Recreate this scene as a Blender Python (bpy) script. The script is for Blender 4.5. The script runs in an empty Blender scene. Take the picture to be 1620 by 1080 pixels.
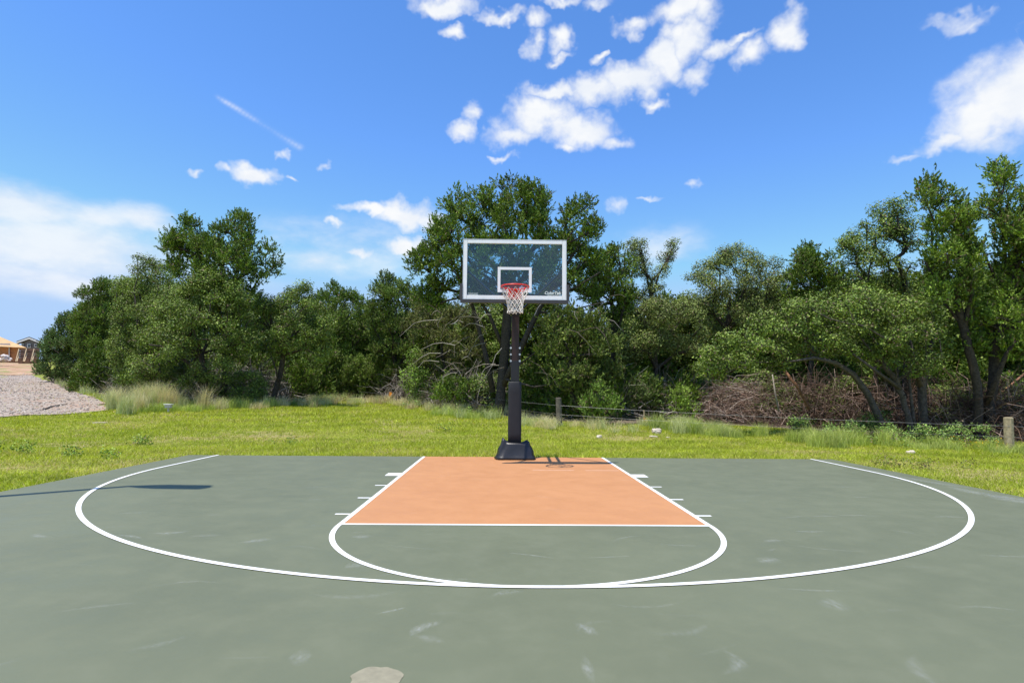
import bpy, bmesh, math
import numpy as np
from mathutils import Vector, Matrix, geometry
from math import sin, cos, pi, radians

rng = np.random.default_rng(11)
scene = bpy.context.scene
COL = scene.collection

# ------------------------------------------------------------------ camera
FPX, CAM_H, CAM_X, CAM_Y = 917.04, 1.2735, -0.2485, -11.5583     # focal length in photo pixels, position in metres
YAW, PITCH, ROLL = 0.0166, 0.0900, 0.0085
CAM = np.array([CAM_X, CAM_Y, CAM_H])
_R = np.array([cos(YAW), -sin(YAW), 0.0]); _F0 = np.array([sin(YAW), cos(YAW), 0.0]); _Z = np.array([0, 0, 1.0])
FWD = _F0*cos(PITCH) + _Z*sin(PITCH); _U = -_F0*sin(PITCH) + _Z*cos(PITCH)
RGT = _R*cos(ROLL) + _U*sin(ROLL); UPV = -_R*sin(ROLL) + _U*cos(ROLL)
cam_data = bpy.data.cameras.new('camera')
cam_data.sensor_fit = 'HORIZONTAL'; cam_data.sensor_width = 36.0
cam_data.lens = FPX/1620*36.0
cam_data.clip_start = 0.05; cam_data.clip_end = 3000
cam = bpy.data.objects.new('camera', cam_data); COL.objects.link(cam)
cam.matrix_world = Matrix(((RGT[0], UPV[0], -FWD[0], CAM_X), (RGT[1], UPV[1], -FWD[1], CAM_Y), (RGT[2], UPV[2], -FWD[2], CAM_H), (0, 0, 0, 1)))
scene.camera = cam

def ray(px, py):
    return FWD + RGT*(px-810)/FPX + UPV*(540-py)/FPX            # one metre of depth
def at(px, py, depth):
    return CAM + ray(px, py)*depth

# ------------------------------------------------------------------ light
SUN = np.array([-0.835, -0.65, 3.106]); SUN /= np.linalg.norm(SUN)
sun_data = bpy.data.lights.new('sun', 'SUN'); sun_data.energy = 5.0; sun_data.angle = radians(0.53); sun_data.color = (1.0, 0.945, 0.85)
sun = bpy.data.objects.new('sun', sun_data); COL.objects.link(sun)
sun.rotation_euler = Vector(SUN).to_track_quat('Z', 'Y').to_euler(); sun.location = (0, 0, 60)
scene.view_settings.view_transform = 'Standard'; scene.view_settings.look = 'None'
scene.view_settings.exposure = 0.2; scene.view_settings.gamma = 1.0; scene.view_settings.use_curve_mapping = False

# cloud banks: photo pixel, half width and half height (pixels), weight
CLOUDS = [(1600,150,85,66,1.15),(1548,192,62,36,1.05),(1660,110,70,45,1.1),(1500,222,36,14,.8),(1585,210,60,18,.7),
 (880,143,46,13,.95),(945,140,52,24,1.05),(1000,122,52,24,1.05),(1052,98,46,26,1.05),(1088,64,34,30,1.05),(1078,18,40,22,1),(1115,20,26,24,.9),(1005,32,30,12,.75),
 (1035,156,24,8,.8),(1100,112,25,20,.85),(1188,88,30,17,.9),(1232,50,26,24,.95),(1168,60,22,8,.7),(1135,75,30,14,.7),
 (850,186,58,27,1.15),(905,205,60,25,1.1),(972,222,28,13,.8),(890,230,26,10,.8),(815,210,35,16,.9),
 (735,206,27,13,.95),(748,180,16,13,.75),(945,86,19,7,.8),(845,35,17,13,.75),(843,66,15,16,.7),(880,60,19,16,.8),(878,90,15,7,.6),
 (725,53,20,11,.8),(700,4,50,13,.95),(795,18,36,10,.85),(885,2,28,7,.7),(945,2,26,9,.6),
 (406,277,33,16,1.1),(372,272,16,8,.7),(322,270,11,6,.55),(463,290,9,4,.6),(450,242,7,8,.5),(520,263,9,5,.45),
 (595,335,50,11,1),(645,342,50,20,1.05),(530,355,18,7,.7),(569,405,32,10,.8),(655,392,45,17,.85),
 (1525,22,40,11,.55),(1430,245,20,6,.55),(1095,297,10,7,.5),(982,322,14,12,.5),(800,243,18,5,.55),(1030,315,15,4,.55)]
SOFT = [(30,330,120,45,.9),(150,345,110,30,.7),(225,345,52,26,.8),(100,385,190,60,.9),(60,440,160,40,.6),(500,412,70,26,.7),(1060,400,45,22,.5),(160,410,120,45,.7),
 ]+[(346+128*u, 155+78*u, 7.5+2*u, 5.5+2*u, .24+.10*sin(7*u)) for u in np.linspace(0, 1, 24)]+[(560,395,170,55,.45),(1050,395,100,45,.4),(330,430,120,50,.4)]

world = bpy.data.worlds.new('World'); scene.world = world; world.use_nodes = True
nt = world.node_tree; nt.nodes.clear()
def N(t, typ, **kw):
    n = t.nodes.new(typ)
    for k, v in kw.items(): setattr(n, k, v)
    return n
def mth(t, op, a, b=None, c=None, clamp=False):
    n = N(t, 'ShaderNodeMath', operation=op); n.use_clamp = clamp
    for i, v in enumerate((a, b, c)):
        if v is None: continue
        if hasattr(v, 'is_output') or hasattr(v, 'links'): t.links.new(v, n.inputs[i])
        else: n.inputs[i].default_value = v
    return n.outputs[0]
def vmth(t, op, a, b=None):
    n = N(t, 'ShaderNodeVectorMath', operation=op)
    for i, v in enumerate((a, b)):
        if v is None: continue
        if hasattr(v, 'links'): t.links.new(v, n.inputs[i])
        else: n.inputs[i].default_value = v
    return n.outputs['Value'] if op in ('LENGTH', 'DOT_PRODUCT', 'DISTANCE') else n.outputs[0]
def smooth(t, v, a, b, lo=0.0, hi=1.0):
    n = N(t, 'ShaderNodeMapRange', interpolation_type='SMOOTHSTEP')
    t.links.new(v, n.inputs[0]); n.inputs[1].default_value = a; n.inputs[2].default_value = b; n.inputs[3].default_value = lo; n.inputs[4].default_value = hi
    return n.outputs[0]
def noise(t, vec, scale, detail=4, rough=.55, out=0):
    n = N(t, 'ShaderNodeTexNoise'); n.inputs['Scale'].default_value = scale; n.inputs['Detail'].default_value = detail; n.inputs['Roughness'].default_value = rough
    if vec is not None: t.links.new(vec, n.inputs['Vector'])
    return n.outputs[out]
sky = N(nt, 'ShaderNodeTexSky', sky_type='NISHITA'); sky.sun_disc = False
sky.sun_elevation = math.asin(SUN[2]); sky.sun_rotation = math.atan2(SUN[0], SUN[1])
sky.altitude = 250; sky.air_density = 1.0; sky.dust_density = 0.3; sky.ozone_density = 2.5
hs = N(nt, 'ShaderNodeHueSaturation'); hs.inputs['Saturation'].default_value = 1.22; hs.inputs['Value'].default_value = 1.35
nt.links.new(sky.outputs[0], hs.inputs['Color'])
skyc = vmth(nt, 'MINIMUM', vmth(nt, 'MULTIPLY', hs.outputs[0], (1.06, 1.08, 1.23)), (3.0, 4.35, 6.5))
SKY_STRENGTH = 0.13
tc = N(nt, 'ShaderNodeTexCoord'); dvec = tc.outputs['Generated']
def background(colour):
    b = N(nt, 'ShaderNodeBackground'); b.inputs['Strength'].default_value = SKY_STRENGTH
    nt.links.new(colour, b.inputs['Color']); return b.outputs[0]
def mix_shader(fac, a, b):
    n = N(nt, 'ShaderNodeMixShader'); nt.links.new(fac, n.inputs[0]); nt.links.new(a, n.inputs[1]); nt.links.new(b, n.inputs[2]); return n.outputs[0]
def clouded(alpha, shade):
    c = N(nt, 'ShaderNodeMix', data_type='RGBA'); nt.links.new(shade, c.inputs[0])
    c.inputs[6].default_value = (5.7, 6.0, 6.5, 1); c.inputs[7].default_value = (6.5, 6.6, 6.7, 1)
    n = N(nt, 'ShaderNodeMix', data_type='RGBA'); nt.links.new(alpha, n.inputs[0]); nt.links.new(skyc, n.inputs[6]); nt.links.new(c.outputs[2], n.inputs[7])
    return background(n.outputs[2])
def cloud_dir(q):
    px, py, rx, ry, w = q; r = ray(px, py); L = np.linalg.norm(r); return r/L, rx*1.36/FPX/L, ry*1.42/FPX/L, w*1.06
def blob_field(lst, vec):
    cur = None
    for q in lst:
        c, rx, ry, w = cloud_dir(q)
        k = np.array([1/rx, 1/max(rx, ry, .06), 1/ry])
        n = N(nt, 'ShaderNodeVectorMath', operation='MULTIPLY_ADD'); nt.links.new(vec, n.inputs[0]); n.inputs[1].default_value = tuple(k); n.inputs[2].default_value = tuple(-c*k)
        v = mth(nt, 'MULTIPLY_ADD', vmth(nt, 'LENGTH', n.outputs[0]), -w, w)
        cur = v if cur is None else mth(nt, 'MAXIMUM', cur, v)
    return mth(nt, 'MAXIMUM', cur, 0.0)
def front(lo, hi):
    """clouds whose bearing falls between lo and hi (x of the direction)"""
    pick = lambda L: [q for q in L if cloud_dir(q)[0][0]+cloud_dir(q)[1]+.05 > lo and cloud_dir(q)[0][0]-cloud_dir(q)[1]-.05 < hi]
    wn = noise(nt, dvec, 14.0, 4, .6, 1)
    wsc = N(nt, 'ShaderNodeVectorMath', operation='MULTIPLY_ADD'); nt.links.new(wn, wsc.inputs[0]); wsc.inputs[1].default_value = (.075,)*3; wsc.inputs[2].default_value = (-.0375,)*3
    wdir = vmth(nt, 'ADD', dvec, wsc.outputs[0])
    fb = noise(nt, dvec, 26.0, 6, .56); fb2 = noise(nt, vmth(nt, 'MULTIPLY', dvec, (1, 1, 2.2)), 9.0, 5, .6)
    hard = blob_field(pick(CLOUDS), wdir)
    ha = mth(nt, 'MULTIPLY_ADD', mth(nt, 'SUBTRACT', fb, .5), 1.0, hard)
    ha = mth(nt, 'MULTIPLY', smooth(nt, ha, .0, .85), smooth(nt, hard, .0, .2))
    if pick(SOFT):
        soft = blob_field(pick(SOFT), dvec)
        so = mth(nt, 'MULTIPLY_ADD', mth(nt, 'SUBTRACT', fb2, .5), 1.0, soft)
        so = mth(nt, 'MULTIPLY', mth(nt, 'MULTIPLY', smooth(nt, so, .05, .85), smooth(nt, soft, 0, .3)), .8)
        ha = mth(nt, 'MAXIMUM', ha, so, clamp=True)
    return clouded(ha, smooth(nt, fb2, .35, .65))
# the same fair-weather clouds go on over the rest of the sky, outside the view
fbg = noise(nt, vmth(nt, 'MULTIPLY', dvec, (1, 1, 1.8)), 3.6, 6, .55)
rest = clouded(smooth(nt, fbg, .55, .68), smooth(nt, fbg, .55, .75))
sep = N(nt, 'ShaderNodeSeparateXYZ'); nt.links.new(dvec, sep.inputs[0])
inview = mth(nt, 'MULTIPLY', mth(nt, 'GREATER_THAN', vmth(nt, 'DOT_PRODUCT', dvec, tuple(FWD)), .70), mth(nt, 'GREATER_THAN', sep.outputs[2], -.01))
X1, X2 = -.22, .13
view = mix_shader(mth(nt, 'GREATER_THAN', sep.outputs[0], X1), front(-2, X1), mix_shader(mth(nt, 'GREATER_THAN', sep.outputs[0], X2), front(X1, X2), front(X2, 2)))
wo = N(nt, 'ShaderNodeOutputWorld'); nt.links.new(mix_shader(inview, rest, view), wo.inputs['Surface'])

# ------------------------------------------------------------------ materials
MATS = {}
def new_mat(name):
    m = bpy.data.materials.new(name); m.use_nodes = True
    t = m.node_tree; t.nodes.clear(); o = N(t, 'ShaderNodeOutputMaterial'); p = N(t, 'ShaderNodeBsdfPrincipled')
    t.links.new(p.outputs[0], o.inputs[0]); MATS[name] = m
    return m, t, p, o
def mixcol(t, fac, a, b):
    n = N(t, 'ShaderNodeMix', data_type='RGBA')
    for i, v in ((0, fac), (6, a), (7, b)):
        if hasattr(v, 'links'): t.links.new(v, n.inputs[i])
        else: n.inputs[i].default_value = v if i == 0 else (*v, 1) if len(v) == 3 else v
    return n.outputs[2]
def pos(t):
    return N(t, 'ShaderNodeNewGeometry').outputs['Position']
def bump(t, p, h, strength=.3, dist=.01):
    b = N(t, 'ShaderNodeBump'); b.inputs['Strength'].default_value = strength; b.inputs['Distance'].default_value = dist
    t.links.new(h, b.inputs['Height']); t.links.new(b.outputs[0], p.inputs['Normal'])
def simple(name, col, rough=.6, metal=0.0, spec=.5, var=.12, scale=8, bumpd=0):
    m, t, p, o = new_mat(name)
    n = noise(t, pos(t), scale, 5)
    c = mixcol(t, smooth(t, n, .3, .7), tuple(x*(1-var) for x in col), tuple(min(1, x*(1+var)) for x in col))
    t.links.new(c, p.inputs['Base Color'])
    p.inputs['Roughness'].default_value = rough; p.inputs['Metallic'].default_value = metal; p.inputs['Specular IOR Level'].default_value = spec
    if bumpd: bump(t, p, noise(t, pos(t), scale*6, 4), .5, bumpd)
    return m
def leafmat(name, transl=.3, rough=.5, spec=.35, mul=1.0):
    m, t, p, o = new_mat(name)
    a = N(t, 'ShaderNodeVertexColor'); a.layer_name = 'col'
    t.links.new(a.outputs[0], p.inputs['Base Color']); p.inputs['Roughness'].default_value = rough; p.inputs['Specular IOR Level'].default_value = spec
    tr = N(t, 'ShaderNodeBsdfTranslucent')
    g = N(t, 'ShaderNodeHueSaturation'); g.inputs['Saturation'].default_value = 1.15; g.inputs['Value'].default_value = 1.2
    t.links.new(a.outputs[0], g.inputs['Color']); t.links.new(g.outputs[0], tr.inputs[0])
    mx = N(t, 'ShaderNodeMixShader'); mx.inputs[0].default_value = transl
    t.links.new(p.outputs[0], mx.inputs[1]); t.links.new(tr.outputs[0], mx.inputs[2]); t.links.new(mx.outputs[0], o.inputs[0])
    return m
leafmat('juniper_leaf', .13, .6, .25); leafmat('oak_leaf', .14, .5, .28); leafmat('grass_blade', .35, .55, .25); leafmat('twig', .0, .8, .2)

# lawn soil and turf under the blades
m, t, p, o = new_mat('turf'); P_ = pos(t)
n1 = noise(t, P_, .35, 5, .6); n2 = noise(t, P_, 3.2, 6, .65); n3 = noise(t, P_, 22, 4, .6)
c = mixcol(t, smooth(t, n2, .35, .68), (.20, .24, .03), (.36, .37, .065))
c = mixcol(t, smooth(t, mth(t, 'MULTIPLY_ADD', n2, .45, n1), .72, .86), c, (.40, .33, .16))
c = mixcol(t, smooth(t, n3, .35, .75), mixcol(t, .3, c, (.06, .09, .015)), c)
t.links.new(c, p.inputs['Base Color']); p.inputs['Roughness'].default_value = .9; p.inputs['Specular IOR Level'].default_value = .1
bump(t, p, n3, .8, .03)
# leaf litter on the wood floor
m, t, p, o = new_mat('litter'); P_ = pos(t)
c = mixcol(t, smooth(t, noise(t, P_, 9, 6, .7), .35, .65), (.07, .05, .032), (.20, .15, .10))
t.links.new(c, p.inputs['Base Color']); p.inputs['Roughness'].default_value = .95; bump(t, p, noise(t, P_, 25, 4), .8, .03)
# gravel
m, t, p, o = new_mat('gravel'); P_ = pos(t)
v = N(t, 'ShaderNodeTexVoronoi'); v.inputs['Scale'].default_value = 14; t.links.new(P_, v.inputs['Vector'])
hsv = N(t, 'ShaderNodeSeparateColor'); t.links.new(v.outputs['Color'], hsv.inputs[0])
c = mixcol(t, hsv.outputs[0], (.21, .165, .13), (.45, .375, .31))
c = mixcol(t, smooth(t, noise(t, P_, .9, 5, .65), .5, .72), c, (.40, .25, .17))
t.links.new(c, p.inputs['Base Color']); p.inputs['Roughness'].default_value = .9; bump(t, p, v.outputs['Distance'], .9, .03)
m, t, p, o = new_mat('stone_bits')
a = N(t, 'ShaderNodeVertexColor'); a.layer_name = 'col'; t.links.new(a.outputs[0], p.inputs['Base Color']); p.inputs['Roughness'].default_value = .9
# bare red soil
m, t, p, o = new_mat('soil'); P_ = pos(t)
c = mixcol(t, smooth(t, noise(t, P_, .8, 8, .7), .35, .65), (.32, .16, .085), (.52, .34, .22))
c = mixcol(t, smooth(t, noise(t, P_, .35, 6, .65), .50, .60), c, (.20, .23, .05))
t.links.new(c, p.inputs['Base Color']); p.inputs['Roughness'].default_value = .95; bump(t, p, noise(t, P_, 3, 5), .8, .15)

def court_mat(name, base, lo, hi):
    m, t, p, o = new_mat(name); P_ = pos(t)
    n1 = noise(t, P_, .55, 6, .6); n2 = noise(t, P_, 3.0, 7, .65); n3 = noise(t, P_, 260, 3, .6)
    c = mixcol(t, smooth(t, n1, .3, .7), lo, base)
    c = mixcol(t, mth(t, 'MULTIPLY', smooth(t, n2, .45, .75), .28), c, hi)
    mp = N(t, 'ShaderNodeMapping'); mp.inputs['Scale'].default_value = (1.0, 5.5, 1); mp.inputs['Rotation'].default_value = (0, 0, .35); t.links.new(P_, mp.inputs['Vector'])
    st = noise(t, mp.outputs[0], 3.1, 7, .7)
    c = mixcol(t, mth(t, 'MULTIPLY', smooth(t, st, .63, .82), .30), c, tuple(min(1, x*1.7+.05) for x in base))
    c = mixcol(t, mth(t, 'MULTIPLY', n3, .22), c, tuple(x*.75 for x in base))
    t.links.new(c, p.inputs['Base Color'])
    t.links.new(smooth(t, n2, .3, .7, .50, .68), p.inputs['Roughness']); p.inputs['Specular IOR Level'].default_value = .4
    bump(t, p, n3, .25, .004)
    return m
court_mat('court_green', (.148, .162, .097), (.128, .141, .084), (.174, .187, .128))
court_mat('court_key', (.510, .240, .100), (.483, .223, .092), (.54, .27, .125))
m, t, p, o = new_mat('line_paint'); n = noise(t, pos(t), 60, 5, .7)
t.links.new(mixcol(t, smooth(t, n, .62, .8), (.80, .80, .78), (.62, .63, .60)), p.inputs['Base Color']); p.inputs['Roughness'].default_value = .6
m, t, p, o = new_mat('worn_line'); t.links.new(mixcol(t, noise(t, pos(t), 9, 5, .7), (.52, .24, .12), (.72, .48, .34)), p.inputs['Base Color']); p.inputs['Roughness'].default_value = .7
# chalky scuffs: faint film over the court paint
m, t, p, o = new_mat('scuff'); a = N(t, 'ShaderNodeVertexColor'); a.layer_name = 'col'
p.inputs['Base Color'].default_value = (.55, .57, .54, 1); p.inputs['Roughness'].default_value = .8
mp = N(t, 'ShaderNodeMapping'); mp.inputs['Scale'].default_value = (40, 14, 10); mp.inputs['Rotation'].default_value = (0, 0, .6); t.links.new(pos(t), mp.inputs['Vector'])
sepc = N(t, 'ShaderNodeSeparateColor'); t.links.new(a.outputs[0], sepc.inputs[0])
al = mth(t, 'MULTIPLY', sepc.outputs[0], smooth(t, noise(t, mp.outputs[0], 1, 5, .7), .3, .7))
tr = N(t, 'ShaderNodeBsdfTransparent'); mx = N(t, 'ShaderNodeMixShader')
t.links.new(al, mx.inputs[0]); t.links.new(tr.outputs[0], mx.inputs[1]); t.links.new(p.outputs[0], mx.inputs[2]); t.links.new(mx.outputs[0], o.inputs[0])

simple('bark_dark', (.052, .040, .032), .9, var=.45, scale=14, bumpd=.02)
simple('bark_oak', (.085, .070, .060), .9, var=.4, scale=12, bumpd=.02)
simple('bark_pale', (.30, .26, .22), .9, var=.25, scale=14, bumpd=.01)
simple('bark_red', (.24, .12, .07), .9, var=.35, scale=10, bumpd=.02)
simple('black_vinyl', (.018, .018, .022), .38, spec=.5, var=.2, scale=6, bumpd=.004)
simple('black_pad', (.020, .021, .026), .55, spec=.35, var=.12, scale=5, bumpd=.001)
simple('black_metal', (.014, .014, .017), .35, spec=.5)
simple('brown_metal', (.030, .013, .011), .38, spec=.5)
simple('white_frame', (.90, .90, .91), .45, var=.03)
simple('aluminium', (.74, .75, .77), .35, metal=.2, var=.05)
simple('dark_pad', (.045, .043, .048), .6, var=.1)
simple('rim_red', (.80, .045, .028), .35, var=.08)
simple('net_cord', (.74, .70, .66), .8, var=.06)
simple('bolt', (.65, .65, .66), .3, metal=.8)
simple('letter_white', (.78, .84, .82), .6, var=.02)
simple('post_wood', (.33, .27, .165), .85, var=.3, scale=9, bumpd=.01)
simple('post_grey', (.13, .11, .085), .9, var=.3, scale=9, bumpd=.01)
simple('wire', (.30, .30, .29), .5, metal=.4)
simple('limestone', (.55, .47, .38), .9, var=.25, scale=6, bumpd=.02)
simple('orange_tape', (.75, .27, .03), .6, var=.15)
simple('utility_grey', (.50, .50, .48), .6, var=.1)
simple('sheathing', (.42, .17, .07), .8, var=.2, scale=2)
simple('osb', (.52, .33, .16), .8, var=.12, scale=1.5)
simple('house_wrap', (.50, .44, .46), .7, var=.1)
simple('grey_siding', (.16, .155, .175), .7, var=.08)
simple('roof_shingle', (.10, .085, .085), .85, var=.15)
simple('white_trim', (.75, .75, .75), .6, var=.04)
simple('lumber', (.60, .45, .28), .8, var=.15)
simple('brown_board', (.16, .085, .055), .85, var=.3, scale=3)
simple('pale_rubble', (.68, .60, .56), .9, var=.12, bumpd=.05)
simple('window_glass', (.06, .09, .14), .1, var=.1)
simple('lamp_bronze', (.03, .028, .026), .4)
m, t, p, o = new_mat('backboard_glass')
tr = N(t, 'ShaderNodeBsdfTransparent'); tr.inputs[0].default_value = (.71, .82, .89, 1)
gl = N(t, 'ShaderNodeBsdfGlossy'); gl.inputs['Roughness'].default_value = .02; gl.inputs[0].default_value = (.9, .95, 1, 1)
df = N(t, 'ShaderNodeBsdfDiffuse'); df.inputs[0].default_value = (.30, .40, .52, 1)
mx0 = N(t, 'ShaderNodeMixShader'); mx0.inputs[0].default_value = .055
t.links.new(tr.outputs[0], mx0.inputs[1]); t.links.new(df.outputs[0], mx0.inputs[2])
fr = N(t, 'ShaderNodeFresnel'); fr.inputs[0].default_value = 1.45
mx = N(t, 'ShaderNodeMixShader'); t.links.new(fr.outputs[0], mx.inputs[0]); t.links.new(mx0.outputs[0], mx.inputs[1]); t.links.new(gl.outputs[0], mx.inputs[2])
t.links.new(mx.outputs[0], o.inputs[0])

# ------------------------------------------------------------------ helpers
def tag(o, label=None, cat=None, group=None, kind=None):
    if label: o['label'] = label
    if cat: o['category'] = cat
    if group: o['group'] = group
    if kind: o['kind'] = kind
    return o
def empty(name, loc, label, cat, group=None):
    o = bpy.data.objects.new(name, None); o.empty_display_size = .3; COL.objects.link(o); o.location = tuple(loc)
    return tag(o, label, cat, group)
def mesh_np(name, V, Fs, mat, parent=None, col=None, origin=None, smooth_=False):
    """V (n,3); Fs list of index arrays (m,k); verts are world metres, stored relative to origin"""
    V = np.asarray(V, float)
    if origin is None: origin = np.zeros(3) if parent is None else np.array(parent.matrix_basis.translation if parent.parent is None else (0, 0, 0))
    me = bpy.data.meshes.new(name)
    Fs = [np.asarray(f) for f in (Fs if isinstance(Fs, list) else [Fs]) if len(f)]
    nl = sum(f.size for f in Fs); nf = sum(len(f) for f in Fs)
    me.vertices.add(len(V)); me.vertices.foreach_set('co', (V-origin).astype(np.float32).ravel())
    me.loops.add(nl); me.polygons.add(nf)
    me.loops.foreach_set('vertex_index', np.concatenate([f.ravel() for f in Fs]).astype(np.int32))
    tot = np.concatenate([np.full(len(f), f.shape[1]) for f in Fs]); st = np.concatenate([[0], np.cumsum(tot)[:-1]])
    me.polygons.foreach_set('loop_start', st.astype(np.int32)); me.polygons.foreach_set('loop_total', tot.astype(np.int32))
    me.polygons.foreach_set('use_smooth', np.full(nf, bool(smooth_)))
    if col is not None:
        a = me.color_attributes.new('col', 'FLOAT_COLOR', 'POINT')
        c = np.ones((len(V), 4), np.float32); c[:, :3] = np.asarray(col)[:, :3]; a.data.foreach_set('color', c.ravel())
    me.update(calc_edges=True); me.validate()
    me.materials.append(MATS[mat] if isinstance(mat, str) else mat)
    o = bpy.data.objects.new(name, me); COL.objects.link(o)
    if parent is not None: o.parent = parent
    else: o.location = tuple(origin)
    return o
class Geo:
    """collects shapes for one mesh"""
    def __init__(s): s.V = []; s.F = {3: [], 4: []}; s.n = 0; s.C = []
    def add(s, V, F, col=None):
        V = np.asarray(V, float)
        for f in F: s.F.setdefault(len(f), []).append([i+s.n for i in f])
        s.V.append(V); s.n += len(V)
        if col is not None: s.C.append(np.tile(np.array(col, float), (len(V), 1)))
    def tube(s, pts, rad, n=6, cap=True, col=None):
        pts = np.asarray(pts, float); rad = np.broadcast_to(np.asarray(rad, float), (len(pts),))
        T = np.gradient(pts, axis=0); T /= np.linalg.norm(T, axis=1)[:, None]+1e-9
        ref = np.array([0.31, .87, .12]) if abs(T[0][2]) > .7 else np.array([0, 0, 1.0])
        A = np.cross(T, ref); A /= np.linalg.norm(A, axis=1)[:, None]+1e-9; B = np.cross(T, A)
        th = np.arange(n)*2*pi/n
        V = (pts[:, None] + rad[:, None, None]*(A[:, None]*np.cos(th)[None, :, None] + B[:, None]*np.sin(th)[None, :, None])).reshape(-1, 3)
        F = [[i*n+k, i*n+(k+1) % n, (i+1)*n+(k+1) % n, (i+1)*n+k] for i in range(len(pts)-1) for k in range(n)]
        if cap:
            F.append(list(range(n))[::-1]); F.append([(len(pts)-1)*n+k for k in range(n)])
        s.add(V, F, col)
    def box(s, c, size, rot=None, col=None):
        h = np.array(size)/2
        V = np.array([[x, y, z] for x in (-1, 1) for y in (-1, 1) for z in (-1, 1)])*h
        if rot is not None: V = V @ np.array(rot).T
        s.add(V+np.array(c), [[0, 1, 3, 2], [4, 6, 7, 5], [0, 4, 5, 1], [2, 3, 7, 6], [0, 2, 6, 4], [1, 5, 7, 3]], col)
    def prism(s, pts, vec, col=None):
        pts = np.asarray(pts, float); n = len(pts); V = np.vstack([pts, pts+np.array(vec)])
        s.add(V, [list(range(n))[::-1], [n+i for i in range(n)]]+[[i, (i+1) % n, n+(i+1) % n, n+i] for i in range(n)], col)
    def build(s, name, mat, parent=None, origin=None, smooth_=False, bevel=0):
        o = mesh_np(name, np.vstack(s.V), [np.array(f) for f in s.F.values() if f], mat, parent, np.vstack(s.C) if s.C else None, origin, smooth_)
        bm = bmesh.new(); bm.from_mesh(o.data); bmesh.ops.recalc_face_normals(bm, faces=bm.faces)
        if bevel: bmesh.ops.bevel(bm, geom=bm.edges, offset=bevel, segments=2, profile=.6, affect='EDGES', clamp_overlap=True)
        bm.to_mesh(o.data); bm.free()
        return o
def unit(v): return v/(np.linalg.norm(v, axis=-1, keepdims=True)+1e-9)
def rnd_dir(n):
    v = rng.normal(size=(n, 3)); return unit(v)

# ------------------------------------------------------------------ terrain
SX, SY1, SY0 = 6.52, 0.34, -14.6                                  # court slab
def sstep(a, b, x): t_ = np.clip((x-a)/(b-a), 0, 1); return t_*t_*(3-2*t_)
def terrain(x, y):
    x = np.asarray(x, float); y = np.asarray(y, float)
    dx = np.maximum(np.abs(x)-SX, 0); dy = np.maximum(y-SY1, 0)+np.maximum(SY0-y, 0)
    s = sstep(0, 7, np.hypot(dx, dy))
    yy = np.clip(y, 5.0, 150)
    xx = np.clip(x, -150, 60)
    pl = .05*(yy-6.4)-.016*xx
    far = sstep(40, 90, y)*sstep(-35, 0, x)
    pl = pl*(1-far)+far*1.5
    ripple = .035*np.sin(x*.9+1.3*np.sin(y*.5))*np.sin(y*.8+.7)+.02*np.sin(x*2.3+y*1.7)
    return -.03+s*(pl+ripple)
def ground(px, py):
    r = ray(px, py); d = np.linspace(4, 260, 6000)
    P = CAM+d[:, None]*r; g = terrain(P[:, 0], P[:, 1]); k = np.argmax(P[:, 2] < g)
    if P[k, 2] >= g[k]: k = len(d)-1
    q = P[k].copy(); q[2] = terrain(q[0], q[1]); return q
def depth_of(p): return float((np.asarray(p)-CAM) @ FWD)
def axis_coords(lo, hi, c0, c1, fine, grow=1.18):
    a = list(np.arange(c0, c1+1e-6, fine)); s = fine
    while a[-1] < hi: s *= grow; a.append(a[-1]+s)
    s = fine; b = [c0]
    while b[-1] > lo: s *= grow; b.append(b[-1]-s)
    return np.array(b[1:][::-1]+a)
gx = axis_coords(-900, 900, -34, 26, .5); gy = axis_coords(-300, 1500, -16, 36, .5)
XX, YY = np.meshgrid(gx, gy); nx, ny = len(gx), len(gy)
TV = np.c_[XX.ravel(), YY.ravel(), terrain(XX, YY).ravel()]
idx = np.arange(nx*ny).reshape(ny, nx)
TF = np.c_[idx[:-1, :-1].ravel(), idx[:-1, 1:].ravel(), idx[1:, 1:].ravel(), idx[1:, :-1].ravel()]
tag(mesh_np('ground', TV, [TF], 'turf', smooth_=True), 'mown grass ground sloping gently up to the left', kind='structure')

def drape(name, poly, mat, off, step=.7, jitter=0.12):
    """a sheet of the given plan outline lying on the terrain"""
    poly = np.array(poly)[:, :2]; out = []
    for a, b in zip(poly, np.roll(poly, -1, 0)):
        k = max(1, int(np.linalg.norm(b-a)/step)); tt = np.arange(k)[:, None]/k
        out.append(a+(b-a)*tt+rng.normal(0, jitter, (k, 2))*(tt > 0))
    bd = np.vstack(out); lo, hi = bd.min(0), bd.max(0)
    gx_, gy_ = np.meshgrid(np.arange(lo[0], hi[0], step), np.arange(lo[1], hi[1], step)); pts = np.c_[gx_.ravel(), gy_.ravel()]
    pts = pts[inside(pts, bd)]
    allp = np.vstack([bd, pts]); n = len(bd)
    vs, es, fs, *_ = geometry.delaunay_2d_cdt([Vector(q) for q in allp], [(i, (i+1) % n) for i in range(n)], [], 1, 1e-5)
    vs = np.array([(q.x, q.y) for q in vs]); V = np.c_[vs, terrain(vs[:, 0], vs[:, 1])+off]
    return mesh_np(name, V, [np.array(fs)], mat, smooth_=True)
def inside(pts, poly):
    x, y = pts[:, 0], pts[:, 1]; r = np.zeros(len(pts), bool); j = len(poly)-1
    for i in range(len(poly)):
        xi, yi = poly[i]; xj, yj = poly[j]
        c = ((yi > y) != (yj > y)) & (x < (xj-xi)*(y-yi)/(yj-yi+1e-12)+xi); r ^= c; j = i
    return r
GRAVEL = [ground(*q) for q in [(48, 592), (72, 603), (118, 620), (165, 637), (168, 650), (120, 655), (0, 661)]]
g0, g1 = ground(0, 661), ground(0, 590)
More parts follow.
